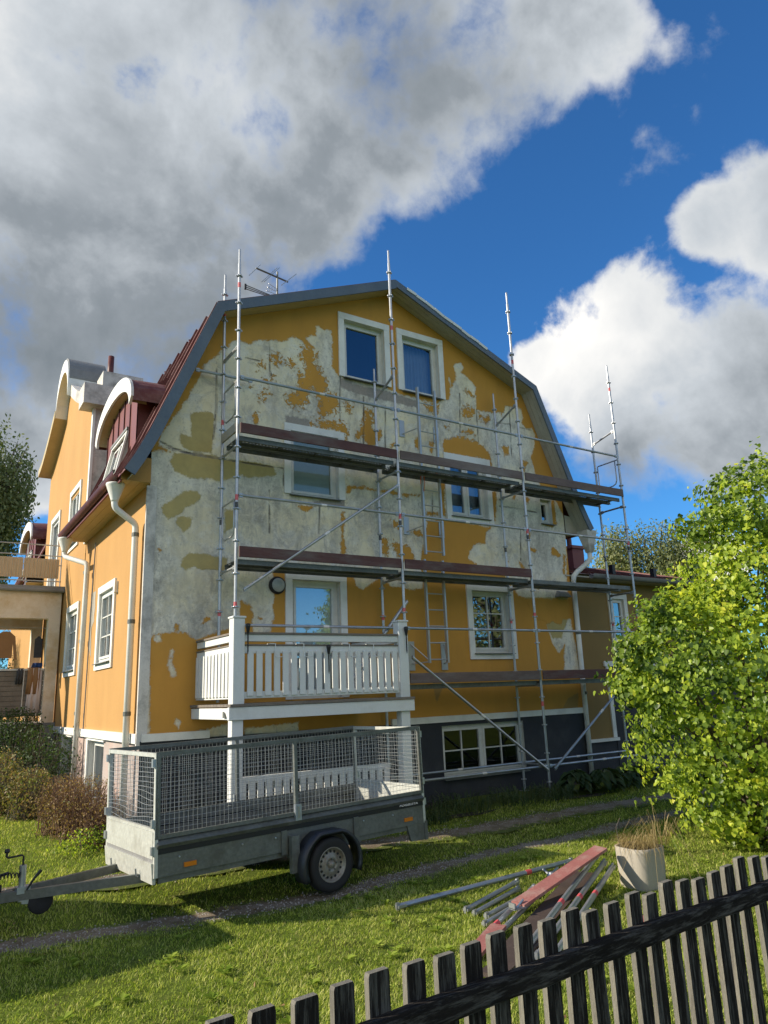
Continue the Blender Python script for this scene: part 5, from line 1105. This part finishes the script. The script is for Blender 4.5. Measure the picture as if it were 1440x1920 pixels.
# ------------------------------------------------------------------ picket fence
fen = thing('picket_fence', 'weathered dark wooden picket fence in the foreground', 'fence', (-.4, -8.85, .0))
FA = V(-1.466, -8.894, 1.077); fh = .087; FU = V(math.cos(fh), math.sin(fh), -.018); FN = V(math.sin(fh), -math.cos(fh), 0)
for i in range(-9, 36):
    p = FA + FU * (i * .13 + RNG.normal(0, .005)) + V(0, 0, RNG.normal(0, .010)); w = .078 + RNG.normal(0, .003); th = .023
    zt = p[2]; zb = zt - 1.16; ln = RNG.normal(0, .007)
    b = B(); q0 = p; q1 = p + FU * w
    def P4(a, z, o=0): return [(a[0][0] + o, a[0][1], z), (a[1][0] + o, a[1][1], z), (a[1][0] - FN[0] * th + o, a[1][1] - FN[1] * th, z), (a[0][0] - FN[0] * th + o, a[0][1] - FN[1] * th, z)]
    r = [P4((q0, q1), zb, ln * 3), P4((q0, q1), (zt + zb) / 2, ln), P4((q0, q1), zt - .012 + RNG.uniform(-.004, .004))]
    top = P4((q0 + FU * .004, q1 - FU * .004), zt + RNG.uniform(-.003, .003)); r.append(top)
    po = b.rings(r).build('picket', M['fence'], fen); po.data.materials.append(M['fencelit'])
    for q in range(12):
        if q % 4: po.data.polygons[q].material_index = 1  # sides and back get the paler sunlit colour, front stays dark
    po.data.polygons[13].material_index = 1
for dz, x0, x1 in ((-.145, -9, 17.0), (-.145, 17.02, 36), (-.86, -9, 36)):
    p0 = FA + FU * (x0 * .13) + V(0, 0, dz) + FN * .026; p1 = FA + FU * (x1 * .13) + V(0, 0, dz) + FN * .026; n = 24; R = []
    for t in np.linspace(0, 1, n):
        c = p0 + (p1 - p0) * t + V(0, 0, RNG.normal(0, .002)); h, d = .036 + RNG.normal(0, .0012), .022 + RNG.normal(0, .0008)
        R.append([c + V(0, 0, -h) - FN * d, c + V(0, 0, -h) + FN * d * .8, c + V(0, 0, -h * .7) + FN * d, c + V(0, 0, h * .6) + FN * d, c + V(0, 0, h) + FN * d * .7, c + V(0, 0, h) - FN * d])
    B().rings(R).build('rail', M['fencer'], fen)

# ------------------------------------------------------------------ dismantled scaffold parts on the lawn
def on(x, y, h=0.): return (x, y, float(gz(x, y)) + h)
def ptube(p0, p1, r, label, mark=(), ends=True):
    b = B(); b.tube(p0, p1, r, 10); t = V(*p1) - V(*p0); L = np.linalg.norm(t); t /= L
    if ends:
        for p, s in ((V(*p0), 1), (V(*p1), -1)):
            b.obox(p + t * s * .02, t * .05, np.cross(t, V(0, 0, 1)) * (r * 1.25), V(0, 0, r * .5)); b.obox(p - t * s * .02, t * .02, np.cross(t, V(0, 0, 1)) * .012, V(0, 0, r * 1.3))
    o = tag(b.build('scaffold_tube', M['galv'], None), label, 'scaffold tube', 'dismantled scaffold tubes on the lawn')
    for m in mark: B().tube(V(*p0) + t * L * m - t * .04, V(*p0) + t * L * m + t * .04, r + .0012, 10).build('paint_mark', M['pink'], o)
ptube(on(1.46, -4.40, .04), on(3.95, -4.32, .05), .026, 'longest grey scaffold tube lying alone on the grass behind the pile', (.72,))
ptube(on(1.97, -4.83, .03), on(2.88, -4.55, .05), .024, 'short grey scaffold tube nearest the long single tube')
ptube(on(1.98, -4.95, .03), on(2.75, -4.70, .04), .022, 'second short grey scaffold tube in the row on the grass')
ptube(on(2.02, -5.08, .03), on(2.83, -4.86, .05), .024, 'third short grey scaffold tube in the row on the grass')
ptube(on(1.86, -5.24, .03), on(2.60, -5.05, .08), .024, 'fourth short grey scaffold tube with a hooked end')
ptube(on(1.62, -5.52, .05), on(2.7, -5.0, .13), .024, 'grey scaffold tube half under the red plank on its left side', (.2,))
ptube(on(1.58, -5.66, .05), on(2.8, -5.05, .12), .024, 'grey scaffold tube beside the dark board under the red plank')
ptube(on(1.50, -6.10, .06), on(3.75, -4.92, .26), .026, 'grey scaffold tube right of the red plank, closest to the plank', (.45,))
ptube(on(1.62, -6.16, .05), on(3.80, -4.98, .20), .026, 'pink-marked scaffold tube, middle of the bundle leaning towards the pot', (.55,))
ptube(on(1.76, -6.22, .05), on(3.86, -5.04, .16), .026, 'pink-marked scaffold tube, rightmost of the bundle leaning towards the pot', (.62,))
ptube(on(1.40, -6.02, .03), on(3.2, -5.10, .06), .024, 'lowest grey scaffold tube under the bundle by the pot')
def plank(p0, p1, w, th, mat, label, cat='plank', roll=0.):
    b = B(); t = V(*p1) - V(*p0); t /= np.linalg.norm(t); sd = np.cross(t, V(0, 0, 1)); sd /= np.linalg.norm(sd); up = np.cross(sd, t)
    s2 = sd * math.cos(roll) + up * math.sin(roll); u2 = np.cross(s2, t); b.obox((V(*p0) + V(*p1)) / 2, (V(*p1) - V(*p0)) / 2, s2 * w / 2, u2 * th / 2)
    return tag(b.build('plank', M[mat], None), label, cat, 'planks in the scaffold pile')
pk = plank(on(2.16, -5.36, .16), on(3.62, -5.12, .40),   .15, .028, 'toer', 'long red plank on top of the pile pointing at the pot', roll=-.08)
plank(on(1.20, -5.86, .06), on(1.75, -5.55, .10), .14, .03, 'toer', 'short red plank end sticking out at the near end of the pile')
plank(on(1.55, -5.95, .05), on(3.5, -4.95, .14), .24, .012, 'ply', 'dark plywood board lying under the long red plank')
plank(on(1.05, -6.25, .04), on(2.1, -5.75, .05), .20, .03, 'ply', 'dark brown board at the near end of the pile behind the fence')
plank(on(2.55, -6.38, .04), on(3.1, -6.1, .04), .15, .03, 'toer', 'red plank scrap on the grass behind the fence pickets')
b = B(); b.box(-.09, .09, -.05, .05, -.006, .006); b.box(-.09, -.07, -.05, .05, 0, .05); b.tube((-.02, 0, 0), (.11, .02, .05), .012, 8)
b.v = [(x * .8 + 2.12, y * .8 - 5.40, z + float(gz(2.12, -5.4)) + .15) for x, y, z in b.v]
tag(b.build('scaffold_bracket', M['galv'], None), 'grey steel bracket at the lower end of the long red plank', 'bracket')
b = B(); b.lathe((3.30, -4.66, float(gz(3.3, -4.66)) + .05), [(.03, -.05), (.05, -.03), (.05, .03), (.03, .06)], 10); b.tube(on(3.2, -4.7, .06), on(3.48, -4.58, .10), .018, 8); b.tube(on(3.3, -4.75, .03), on(3.34, -4.5, .09), .014, 8)
tag(b.build('scaffold_coupler', M['galv'], None), 'grey steel coupler lying behind the long red plank', 'coupler')
# ------------------------------------------------------------------ planter
pz = float(gz(3.95, -5.25)); pc = (4.02, -5.30, pz)
pot = thing('concrete_planter', 'tall beige concrete planter with dry grass beside the plank pile', 'planter', pc)
b = B(); R = []
for z, r, q in ((-.02, .20, .62), (.0, .205, .62), (.36, .222, .66), (.40, .225, .7), (.40, .20, .7), (.36, .19, .7)):
    ring = []
    for a in np.arange(28) * 2 * PI / 28:
        c, s = math.cos(a + .5), math.sin(a + .5); e = .62; ring.append((pc[0] + r * math.copysign(abs(c) ** e, c), pc[1] + r * math.copysign(abs(s) ** e, s), pz + z))
    R.append(ring)
b.rings(R).build('pot', M['pot'], pot, True)
B().lathe((pc[0], pc[1], pz + .38), [(.20, 0), (.15, .02), (.01, .03)], 20).build('soil', M['soil'], pot)
def blades(n, cen, rad, h0, h1, spread, wdt, seed=0, curl=.6):
    """thin bent blades; returns centres for triangles"""
    bb = B(); T = []
    for k in range(n):
        a = RNG.uniform(0, 2 * PI); r = rad * math.sqrt(RNG.uniform()); p = V(cen[0] + r * math.cos(a), cen[1] + r * math.sin(a), cen[2])
        a2 = a + RNG.normal(0, .7); L = RNG.uniform(h0, h1); sp = abs(RNG.normal(spread, spread * .5)); dx = V(math.cos(a2), math.sin(a2), 0); sd = V(-math.sin(a2), math.cos(a2), 0) * wdt
        p1 = p + dx * L * sp * .35 + V(0, 0, L * .6); p2 = p + dx * L * sp * 1.0 + V(0, 0, L * (.95 - curl * sp)); p3 = p + dx * L * sp * 1.35 + V(0, 0, L * (.9 - 1.6 * curl * sp))
        bb.add([p - sd, p + sd, p1 - sd * .9, p1 + sd * .9, p2 - sd * .6, p2 + sd * .6, p3], [(0, 1, 3, 2), (2, 3, 5, 4), (4, 5, 6)])
    return bb
def tint_all(o, lo=0., hi=1., per=7):
    n = len(o.data.vertices); m = n // per + 1; v = np.repeat(RNG.uniform(lo, hi, m), per)[:n]
    a = o.data.attributes.new('tint', 'FLOAT', 'POINT'); a.data.foreach_set('value', v.astype(np.float32)); return o
o = blades(420, (pc[0], pc[1], pz + .39), .18, .06, .20, 1.0, .0022).build('dry_grass', M['straw'], pot); tint_all(o); o['kind'] = 'stuff'
o = blades(70, (pc[0] + .18, pc[1] - .12, pz + .40), .10, .25, .5, 1.0, .002, curl=.85).build('dry_grass', M['straw'], pot); tint_all(o); o['kind'] = 'stuff'
B().path([(pc[0] - .2, pc[1] + .1, pz + .44), (pc[0] - .22, pc[1] + .1, pz + .60), (pc[0] - .12, pc[1] + .12, pz + .68)], .004, 5).build('stalk', M['bark'], pot)

# ------------------------------------------------------------------ plants
def shell_points(ells, n, inner=.72, jitter=.05):
    """points near the surface of a union of ellipsoids (x,y,z,rx,ry,rz)"""
    P = []; N = []
    wts = np.array([e[3] * e[5] for e in ells]); wts = wts / wts.sum()
    while len(P) < n:
        k = RNG.choice(len(ells), p=wts); e = ells[k]; d = RNG.normal(size=3); d /= np.linalg.norm(d)
        r = inner + (1.03 - inner) * RNG.uniform() ** .5
        r *= 1 + .10 * math.sin(d[0] * 7 + k) * math.sin(d[1] * 6 + 2 * k) + .08 * math.sin(d[2] * 9 + k)
        p = V(e[0] + d[0] * e[3] * r, e[1] + d[1] * e[4] * r, e[2] + d[2] * e[5] * r)
        deep = False
        for j, q in enumerate(ells):
            if j != k and ((p[0] - q[0]) / q[3]) ** 2 + ((p[1] - q[1]) / q[4]) ** 2 + ((p[2] - q[2]) / q[5]) ** 2 < .55: deep = True; break
        if deep and RNG.uniform() > .12: continue
        P.append(p); N.append(d)
    return np.array(P), np.array(N)
def clumpnoise(P, s=1.3):
    return .5 + .5 * np.sin(P[:, 0] * 3.1 * s + 1) * np.sin(P[:, 1] * 2.7 * s + 2) * np.sin(P[:, 2] * 3.3 * s)
# lilac
LE = [(6.94, -5.02, 1.71, 1.7, 1.7, 1.55), (6.0, -4.84, 2.10, .88, .88, .85), (7.15, -5.40, 3.40, 1.05, 1.05, 1.1), (7.06, -5.62, 4.22, .85, .85, .80), (6.42, -4.98, 4.02, .28, .28, .22), (6.57, -4.88, .51, .85, .85, .72), (5.76, -4.72, 2.84, .30, .30, .28), (5.40, -4.41, 1.80, .30, .3, .26), (5.38, -4.41, 2.3, .25, .25, .25), (7.9, -5.9, 2.4, 1.7, 1.7, 1.9), (7.4, -5.5, .6, 1.2, 1.2, .85)]
lil = thing('lilac_bush', 'large bright green lilac bush at the right edge of the garden', 'bush', (6.9, -5.1, -.2))
Pc, Nc = shell_points(LE, 6200, .50)
idx = np.repeat(np.arange(len(Pc)), RNG.integers(4, 12, len(Pc)))
P = Pc[idx] + RNG.normal(0, .05, (len(idx), 3)); N = Nc[idx]
sp_i = RNG.choice(len(Pc), 330, replace=False)           # stray shoots standing out of the outline
sh_P, sh_N, sh_i = [], [], []
for q in sp_i:
    d = Nc[q] + RNG.normal(0, .45, 3) + np.array([0, 0, .35]); d /= np.linalg.norm(d)
    for t in np.linspace(.05, RNG.uniform(.2, .48), 8):
        for _ in range(2): sh_P.append(Pc[q] + d * t + RNG.normal(0, .028, 3)); sh_N.append(Nc[q]); sh_i.append(q)
P = np.concatenate([P, np.array(sh_P)]); N = np.concatenate([N, np.array(sh_N)]); idx = np.concatenate([idx, np.array(sh_i)])
keep = P[:, 2] > float(gz(6.5, -4.9)) + .03; P, N, idx = P[keep], N[keep], idx[keep]
spray = RNG.normal(0, .16, len(Pc))[idx]
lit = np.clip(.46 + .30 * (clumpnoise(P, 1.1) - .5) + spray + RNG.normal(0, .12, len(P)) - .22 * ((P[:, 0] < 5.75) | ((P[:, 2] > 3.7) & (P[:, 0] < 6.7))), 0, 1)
Nn = N + RNG.normal(0, .55, N.shape) + np.array([-.2, -.1, .25])
dr = np.tile(np.array([[0, 0, -1.]]), (len(P), 1)) + RNG.normal(0, .45, P.shape) + N * .4
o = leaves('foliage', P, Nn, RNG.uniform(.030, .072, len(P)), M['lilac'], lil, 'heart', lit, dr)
o['kind'] = 'stuff'
rb = random.Random(5)
for k in range(16):
    e = LE[k % len(LE)]; a = rb.uniform(0, 2 * PI); b0 = V(6.8 + .35 * math.cos(a), -5.1 + .35 * math.sin(a), -.25); tip = V(e[0] + rb.uniform(-.5, .5) * e[3], e[1] + rb.uniform(-.5, .5) * e[4], e[2] + .75 * e[5])
    mid = (b0 + tip) / 2 + V(rb.uniform(-.2, .2), rb.uniform(-.2, .2), .2)
    pts = [b0, b0 * .6 + mid * .4 + V(0, 0, .1), mid, mid * .4 + tip * .6, tip]
    B().path(pts, [.035, .028, .02, .012, .005], 6).build('branch', M['bark'], lil)
    for j in range(5):
        q = mid * (1 - j / 5) + tip * (j / 5); d = V(rb.uniform(-1, 1), rb.uniform(-1, 1), rb.uniform(-.1, .6)) * .55
        B().path([q, q + d * .5 + V(0, 0, .04), q + d], [.010, .006, .002], 5).build('twig', M['bark'], lil)

def tree(name, label, base, h, ells, n, lsize, mat, tr_r, cat='tree', group=None, shape='leaf', droop=False, inner=.35, kid='crown'):
    t = thing(name, label, cat, base, group)
    b = B(); bs = V(*base); top = V(base[0], base[1], base[2] + h * .86)
    b.path([bs + V(0, 0, -.2), bs + V(.05, .03, h * .2), bs + V(-.1, .08, h * .45), bs + V(.05, 0, h * .7), top], [tr_r, tr_r * .8, tr_r * .55, tr_r * .3, .02], 8)
    b.build('trunk', M['bark'], t, True)
    for e in ells:
        z0 = base[2] + max(.15 * h, (e[2] - base[2]) * .55); s = V(base[0], base[1], z0); c = V(e[0], e[1], e[2])
        for j in range(3):
            tip = c + V(RNG.uniform(-.8, .8) * e[3], RNG.uniform(-.8, .8) * e[4], RNG.uniform(.0, .8) * e[5])
            B().path([s, s * .5 + tip * .5 + V(0, 0, .1 * e[5]), tip], [tr_r * .35, tr_r * .18, .012], 5).build('limb', M['bark'], t)
    P, N = shell_points(ells, n, inner)
    # gather leaves in sprays
    if droop:
        k = len(P) // 9; idx = RNG.integers(0, k, len(P)); L = RNG.uniform(0, 1, len(P)) ** .8
        P = P[idx] + np.stack([RNG.normal(0, .10, len(P)) * lsize * 8, RNG.normal(0, .10, len(P)) * lsize * 8, -L * lsize * 14], 1); N = N[idx]
    else:
        k = len(P) // 7; idx = RNG.integers(0, k, len(P)); P = P[idx] + RNG.normal(0, lsize * 1.5, P.shape); N = N[idx]
    tn = np.clip(.45 + .5 * (clumpnoise(P, .35) - .5) + RNG.normal(0, .2, len(P)), 0, 1)
    dr = np.tile(np.array([[0, 0, -1.]]), (len(P), 1)) + RNG.normal(0, .5, P.shape)
    o = leaves(kid, P, N + RNG.normal(0, .7, N.shape), RNG.uniform(.7, 1.3, len(P)) * lsize, mat, t, shape, tn, dr if droop else None); o['kind'] = 'stuff'
    return t
def ells_rand(c, r, n, k, seed):
    rr = random.Random(seed); out = [(c[0], c[1], c[2], r[0] * .75, r[1] * .75, r[2] * .8)]
    for i in range(n):
        d = V(rr.gauss(0, 1), rr.gauss(0, 1), rr.gauss(0, 1)); d /= np.linalg.norm(d); s = rr.uniform(.3, .5) * k
        out.append((c[0] + d[0] * r[0] * .72, c[1] + d[1] * r[1] * .72, c[2] + d[2] * r[2] * .72, r[0] * s, r[1] * s, r[2] * s))
    return out
# birch over the low wing, conifer beside it, birch at the far left
tree('birch_tree', 'weeping birch rising behind the low wing roof', (21.9, 7.5, 0), 9, ells_rand((21.9, 7.5, 6.4), (2.1, 2.1, 2.5), 11, 1., 4), 34000, .125, M['birch'], .3, droop=True)
tree('birch_tree', 'slender weeping birch at the far end of the low wing', (24.4, 8.0, 0), 8, ells_rand((24.4, 8.0, 5.6), (1.3, 1.3, 2.3), 7, 1., 9), 14000, .125, M['birch'], .22, droop=True)
tree('spruce_tree', 'small dark conifer between the gable and the birch', (27, 17.0, 0), 9.5, ells_rand((27, 17.0, 6.6), (1.7, 1.7, 2.4), 6, 1., 2), 12000, .16, M['dkleaf'], .2)
tree('birch_tree', 'tall birch standing beyond the veranda at the left edge', (-1.3, 26, 0), 17, ells_rand((-1.0, 26, 11.6), (2.2, 2.2, 5.2), 11, .9, 6), 26000, .18, M['birch'], .28, droop=True)
tree('broadleaf_tree', 'dark tree low behind the veranda', (-4.5, 30, 0), 8, ells_rand((-4.5, 30, 5.2), (4, 4, 3.8), 8, 1., 11), 6000, .25, M['dkleaf'], .3)
tree('broadleaf_tree', 'dense dark tree seen through the veranda opening', (-1.3, 16.2, 0), 4.6, ells_rand((-1.3, 16.2, 2.5), (1.2, 1.2, 2.0), 8, 1., 31), 9000, .09, M['dkleaf'], .2)
# trees across the road behind the viewer: they show only in the window panes
for i, (x, y, h, r, lab) in enumerate(((20, -28, 7.5, 3.0, 'smaller broadleaf tree across the road, reflected in the balcony door'), (31, -27, 12, 5.0, 'tall broadleaf tree across the road, reflected in the six-pane window'), (25.5, -33, 9, 3.6, 'middle broadleaf tree across the road, between the two reflected ones'))):
    tree('broadleaf_tree', lab, (x, y, 0), h, ells_rand((x, y, h * .58), (r, r, h * .40), 8, 1., 20 + i), 5500, .34, M['dkleaf'] if i != 1 else M['birch'], .3, group='trees across the road')

# shrubs at the sunny corner
def shrub(name, label, ells, n, lsize, mat, twig=0, shape='leaf', inner=.3, tl=None, twm='bark'):
    c = ells[0]; t = thing(name, label, 'bush', (c[0], c[1], 0.))
    P, N = shell_points(ells, n, inner); P = P[P[:, 2] > .02] if True else P; N = N[:len(P)]
    tn = np.clip((tl if tl is not None else .45) + .35 * (clumpnoise(P, 2) - .5) + RNG.normal(0, .25, len(P)), 0, 1)
    o = leaves('foliage', P, N + RNG.normal(0, .7, N.shape), RNG.uniform(.7, 1.3, len(P)) * lsize, mat, t, shape, tn); o['kind'] = 'stuff'
    b = B()
    for k in range(twig):
        e = ells[k % len(ells)]; d = RNG.normal(size=3); d[2] = abs(d[2]) + .4; d /= np.linalg.norm(d); s = V(e[0] + RNG.normal(0, .15), e[1] + RNG.normal(0, .15), 0.02); tip = V(e[0] + d[0] * e[3] * 1.06, e[1] + d[1] * e[4] * 1.06, e[2] + d[2] * e[5] * 1.06)
        b.path([s, s * .45 + tip * .55 + V(0, 0, .06), tip], [.006, .004, .0015], 4)
    if twig: o = b.build('twigs', M[twm], t); o['kind'] = 'stuff'
    return t
M['twig'] = mk('brown_twig', (.13, .075, .045), .9, .2, 5, .1, 40, 0)
shrub('brown_shrub', 'reddish brown twiggy shrub beside the trailer front', [(-.52, .85, .40, .50, .7, .46), (-.68, 1.6, .40, .42, .6, .46), (-.40, .2, .28, .32, .45, .32)], 5200, .032, M['brownleaf'], 700, twm='twig')
shrub('green_shrub', 'dark green shrub against the plinth below the veranda', [(-.55, 4.9, .75, .55, 1.1, .75), (-1.1, 5.8, .85, .7, 1.0, .85), (-.85, 6.6, 1.2, .6, .4, .75)], 8000, .055, M['dkleaf'], 160, tl=.6)
shrub('green_shrub', 'mixed brown and green shrub at the left edge of the lawn', [(-1.35, 4.2, .55, .5, .9, .60), (-.95, 3.3, .45, .4, .6, .45)], 5500, .045, M['brownleaf'], 260, tl=.85)
shrub('herb_clump', 'low pale green herbs at the foot of the brown shrub', [(-.55, -.15, .10, .55, .22, .22), (-.25, .1, .12, .25, .3, .25)], 1600, .04, M['lilac'], 0, tl=.3)
o = thing('climbing_sprig', 'thin leafy sprigs climbing the downpipe below the side windows', 'plant', (-.15, 4.1, 0))
PP = []
for k in range(9):
    x, y = -.15 + RNG.normal(0, .05), 4.1 + RNG.normal(0, .25); z = RNG.uniform(.8, 1.7); B().path([(x, y, 0), (x + RNG.normal(0, .05), y + RNG.normal(0, .08), z * .5), (x + RNG.normal(0, .08), y + RNG.normal(0, .15), z)], [.006, .004, .002], 5).build('stem', M['twig'], o)
    for q in np.linspace(.3, 1, 16): PP.append((x + RNG.normal(0, .05), y + RNG.normal(0, .1), z * q))
PP = np.array(PP); leaves('foliage', PP, RNG.normal(size=PP.shape), .055, M['dkleaf'], o, 'leaf')['kind'] = 'stuff'
# hostas and weeds along the gable foot
for i, (x, y, r, n, lab) in enumerate(((7.55, -1.12, .42, 60, 'hosta clump at the foot of the scaffold, beside its braces'), (8.25, -1.18, .45, 70, 'widest hosta clump along the gable foot'), (8.95, -1.12, .42, 60, 'hosta clump below the white downpipe'), (9.6, -1.0, .34, 40, 'small hosta clump nearest the lilac bush'))):
    t = thing('hosta_plant', lab, 'plant', (x, y, 0), 'hostas along the gable foot'); z0 = float(gz(x, y))
    A_ = RNG.uniform(0, 2 * PI, n); rr = r * np.sqrt(RNG.uniform(.05, 1, n)); P = np.stack([x + rr * np.cos(A_), y + rr * np.sin(A_) * .7, z0 + .10 + .24 * (1 - (rr / r) ** 2) + RNG.uniform(0, .06, n)], 1)
    dr = np.stack([np.cos(A_), np.sin(A_), np.full(n, -.55)], 1); N = np.stack([np.cos(A_) * .5, np.sin(A_) * .5, np.full(n, 1.)], 1) + RNG.normal(0, .15, (n, 3))
    for q in range(n):
        pass
    leaves('foliage', P, N, RNG.uniform(.18, .30, n), M['hosta'], t, 'big', None, dr)['kind'] = 'stuff'
for i, (x, y, r, lab) in enumerate(((5.0, -1.0, .5, 'dark weedy clump below the basement window, nearer the balcony'), (6.1, -1.1, .5, 'dark weedy clump below the basement window, nearer the scaffold foot'), (6.9, -1.15, .35, 'low fern clump beside the scaffold foot'), (4.0, -1.3, .4, 'dark weeds beside the right balcony post'))):
    z0 = float(gz(x, y)); o = blades(260, (x, y, z0), r, .12, .34, .55, .006).build('foliage', M['hosta'], thing('weed_clump', lab, 'plant', (x, y, z0), 'weeds along the gable foot')); tint_all(o); o['kind'] = 'stuff'
b = B(); b.strip([(x, -.02, .004) for x in np.linspace(.2, 13, 30)], [(x, -1.35 + .12 * math.sin(x * 2.3) + .05 * math.sin(x * 7), float(gz(x, -1.35)) + .010) for x in np.linspace(.2, 13, 30)])
tag(b.build('soil_bed', M['soil'], None), 'strip of dark soil along the gable foot', 'soil', kind='structure')

# ------------------------------------------------------------------ grass blades
def grass(n, x0, x1, y0, y1, h0, h1, wd, dens=None):
    x = RNG.uniform(x0, x1, n); y = RNG.uniform(y0, y1, n)
    td = track_d(x, y); k = (td > RNG.normal(.02, .06, n)) & ~((x > -.05) & (x < 16) & (y > -1.25 + .1 * np.sin(x * 2.3)))
    k &= (np.sin(x * 3.7 + 2 * np.sin(y * 2.2)) * np.sin(y * 4.1 + 1.5 * np.sin(x * 3.1)) < .80) | (RNG.uniform(0, 1, n) < .45)
    if dens is not None: k &= RNG.uniform(0, 1, n) < dens(x, y)
    return x[k], y[k]
GA = []
for (n, x0, x1, y0, y1, hh, wd) in ((210000, -3.2, 4.6, -8.4, -3.4, .031, .0046), (70000, 4.0, 9.0, -8.4, -3.2, .034, .0055), (70000, -3.4, 11, -3.6, -1.0, .036, .006), (45000, -4.2, -.05, -1.4, 7, .042, .0065), (14000, 8, 16, -6, -1.0, .055, .006), (20000, -4.0, 4.0, -9.4, -8.4, .055, .003)):
    x, y = grass(n, x0, x1, y0, y1, 0, 0, 0); GA.append((x, y, np.full(len(x), hh), np.full(len(x), wd)))
x = np.concatenate([g_[0] for g_ in GA]); y = np.concatenate([g_[1] for g_ in GA]); hh = np.concatenate([g_[2] for g_ in GA]); wd = np.concatenate([g_[3] for g_ in GA])
n = len(x); cl = .5 + .5 * np.sin(x * 2.3 + 1.7 * np.sin(y * 1.9)) * np.sin(y * 2.9 + 1.3 * np.sin(x * 1.4)); cf = .5 + .5 * np.sin(x * 11 + 3 * np.sin(y * 7)) * np.sin(y * 13 + 2 * np.sin(x * 9))
h = hh * RNG.uniform(.45, 1.25, n) * (.7 + .35 * cl + .3 * cf); a = RNG.uniform(0, 2 * PI, n); lean = RNG.uniform(.2, 1.6, n) * h
z = gz(x, y) - .004; dx, dy = np.cos(a), np.sin(a); sx, sy = -dy * wd / 2, dx * wd / 2
Vv = np.empty((n, 5, 3))
Vv[:, 0] = np.stack([x - sx, y - sy, z], 1); Vv[:, 1] = np.stack([x + sx, y + sy, z], 1)
Vv[:, 2] = np.stack([x + dx * lean * .35 - sx * .8, y + dy * lean * .35 - sy * .8, z + h * .62], 1); Vv[:, 3] = np.stack([x + dx * lean * .35 + sx * .8, y + dy * lean * .35 + sy * .8, z + h * .62], 1)
Vv[:, 4] = np.stack([x + dx * lean, y + dy * lean, z + h], 1)
me = bpy.data.meshes.new('lawn_grass'); me.vertices.add(n * 5); me.vertices.foreach_set('co', Vv.ravel())
bs = np.arange(n)[:, None] * 5; L = np.concatenate([bs + np.array([[0, 1, 3, 2]]), bs + np.array([[2, 3, 4]])], 1)
me.loops.add(L.size); me.loops.foreach_set('vertex_index', L.ravel().astype(np.int32))
me.polygons.add(2 * n); me.polygons.foreach_set('loop_start', (np.arange(n)[:, None] * 7 + np.array([[0, 4]])).ravel().astype(np.int32)); me.polygons.foreach_set('loop_total', np.tile([4, 3], n).astype(np.int32))
me.update(calc_edges=True)
tn = np.clip(.50 + .22 * (cl - .5) + .25 * (cf - .5) + RNG.normal(0, .27, n) + .3 * (RNG.uniform(0, 1, n) > .93), 0, 1)
at_ = me.attributes.new('tint', 'FLOAT', 'POINT'); at_.data.foreach_set('value', np.repeat(tn, 5).astype(np.float32)); me.materials.append(M['grass'])
go = bpy.data.objects.new('grass', me); COL.objects.link(go); tag(go, 'short green lawn grass between the fence and the house', 'grass', kind='stuff')
pr_ = []; pn_ = []; pd_ = []
for k in range(150):
    cx, cy = RNG.uniform(-2.6, 7), RNG.uniform(-8.2, -3.6)
    if track_d(np.array([cx]), np.array([cy]))[0] < .05: continue
    for j in range(RNG.integers(6, 12)):
        a = RNG.uniform(0, 2 * PI); pr_.append((cx + .035 * math.cos(a), cy + .035 * math.sin(a), float(gz(cx, cy)) + RNG.uniform(.02, .045))); pn_.append((math.cos(a) * -.3, math.sin(a) * -.3, 1)); pd_.append((math.cos(a), math.sin(a), .25))
tag(leaves('dandelion_weeds', np.array(pr_), np.array(pn_), RNG.uniform(.05, .09, len(pr_)), M['grass'], None, 'leaf', RNG.uniform(.15, .6, len(pr_)), np.array(pd_)), 'flat dandelion rosettes growing in the lawn', 'weeds', kind='stuff')
x = RNG.uniform(-3, 8, 260); y = RNG.uniform(-8.4, -1.5, 260); P = np.stack([x, y, gz(x, y) + .045], 1)
tag(leaves('fallen_leaves', P, np.tile([[0, 0, 1.]], (len(P), 1)) + RNG.normal(0, .5, P.shape), RNG.uniform(.02, .045, len(P)), M['brownleaf'], None, 'leaf', RNG.uniform(0, .8, len(P))), 'dry brown leaves fallen on the lawn', 'leaves', kind='stuff')
# clover and dandelion leaves in the lawn
x = RNG.uniform(-3, 8, 5200); y = RNG.uniform(-8.4, -3.5, 5200); k = track_d(x, y) > .0; x, y = x[k], y[k]
P = np.stack([x, y, gz(x, y) + RNG.uniform(.015, .05, len(x))], 1); lo = leaves('clover', P, np.tile([[0, 0, 1.]], (len(P), 1)) + RNG.normal(0, .4, P.shape), RNG.uniform(.012, .026, len(P)), M['grass'], None, 'leaf', RNG.uniform(.2, .75, len(P)))
tag(lo, 'clover and weed leaves scattered through the lawn', 'clover', kind='stuff')
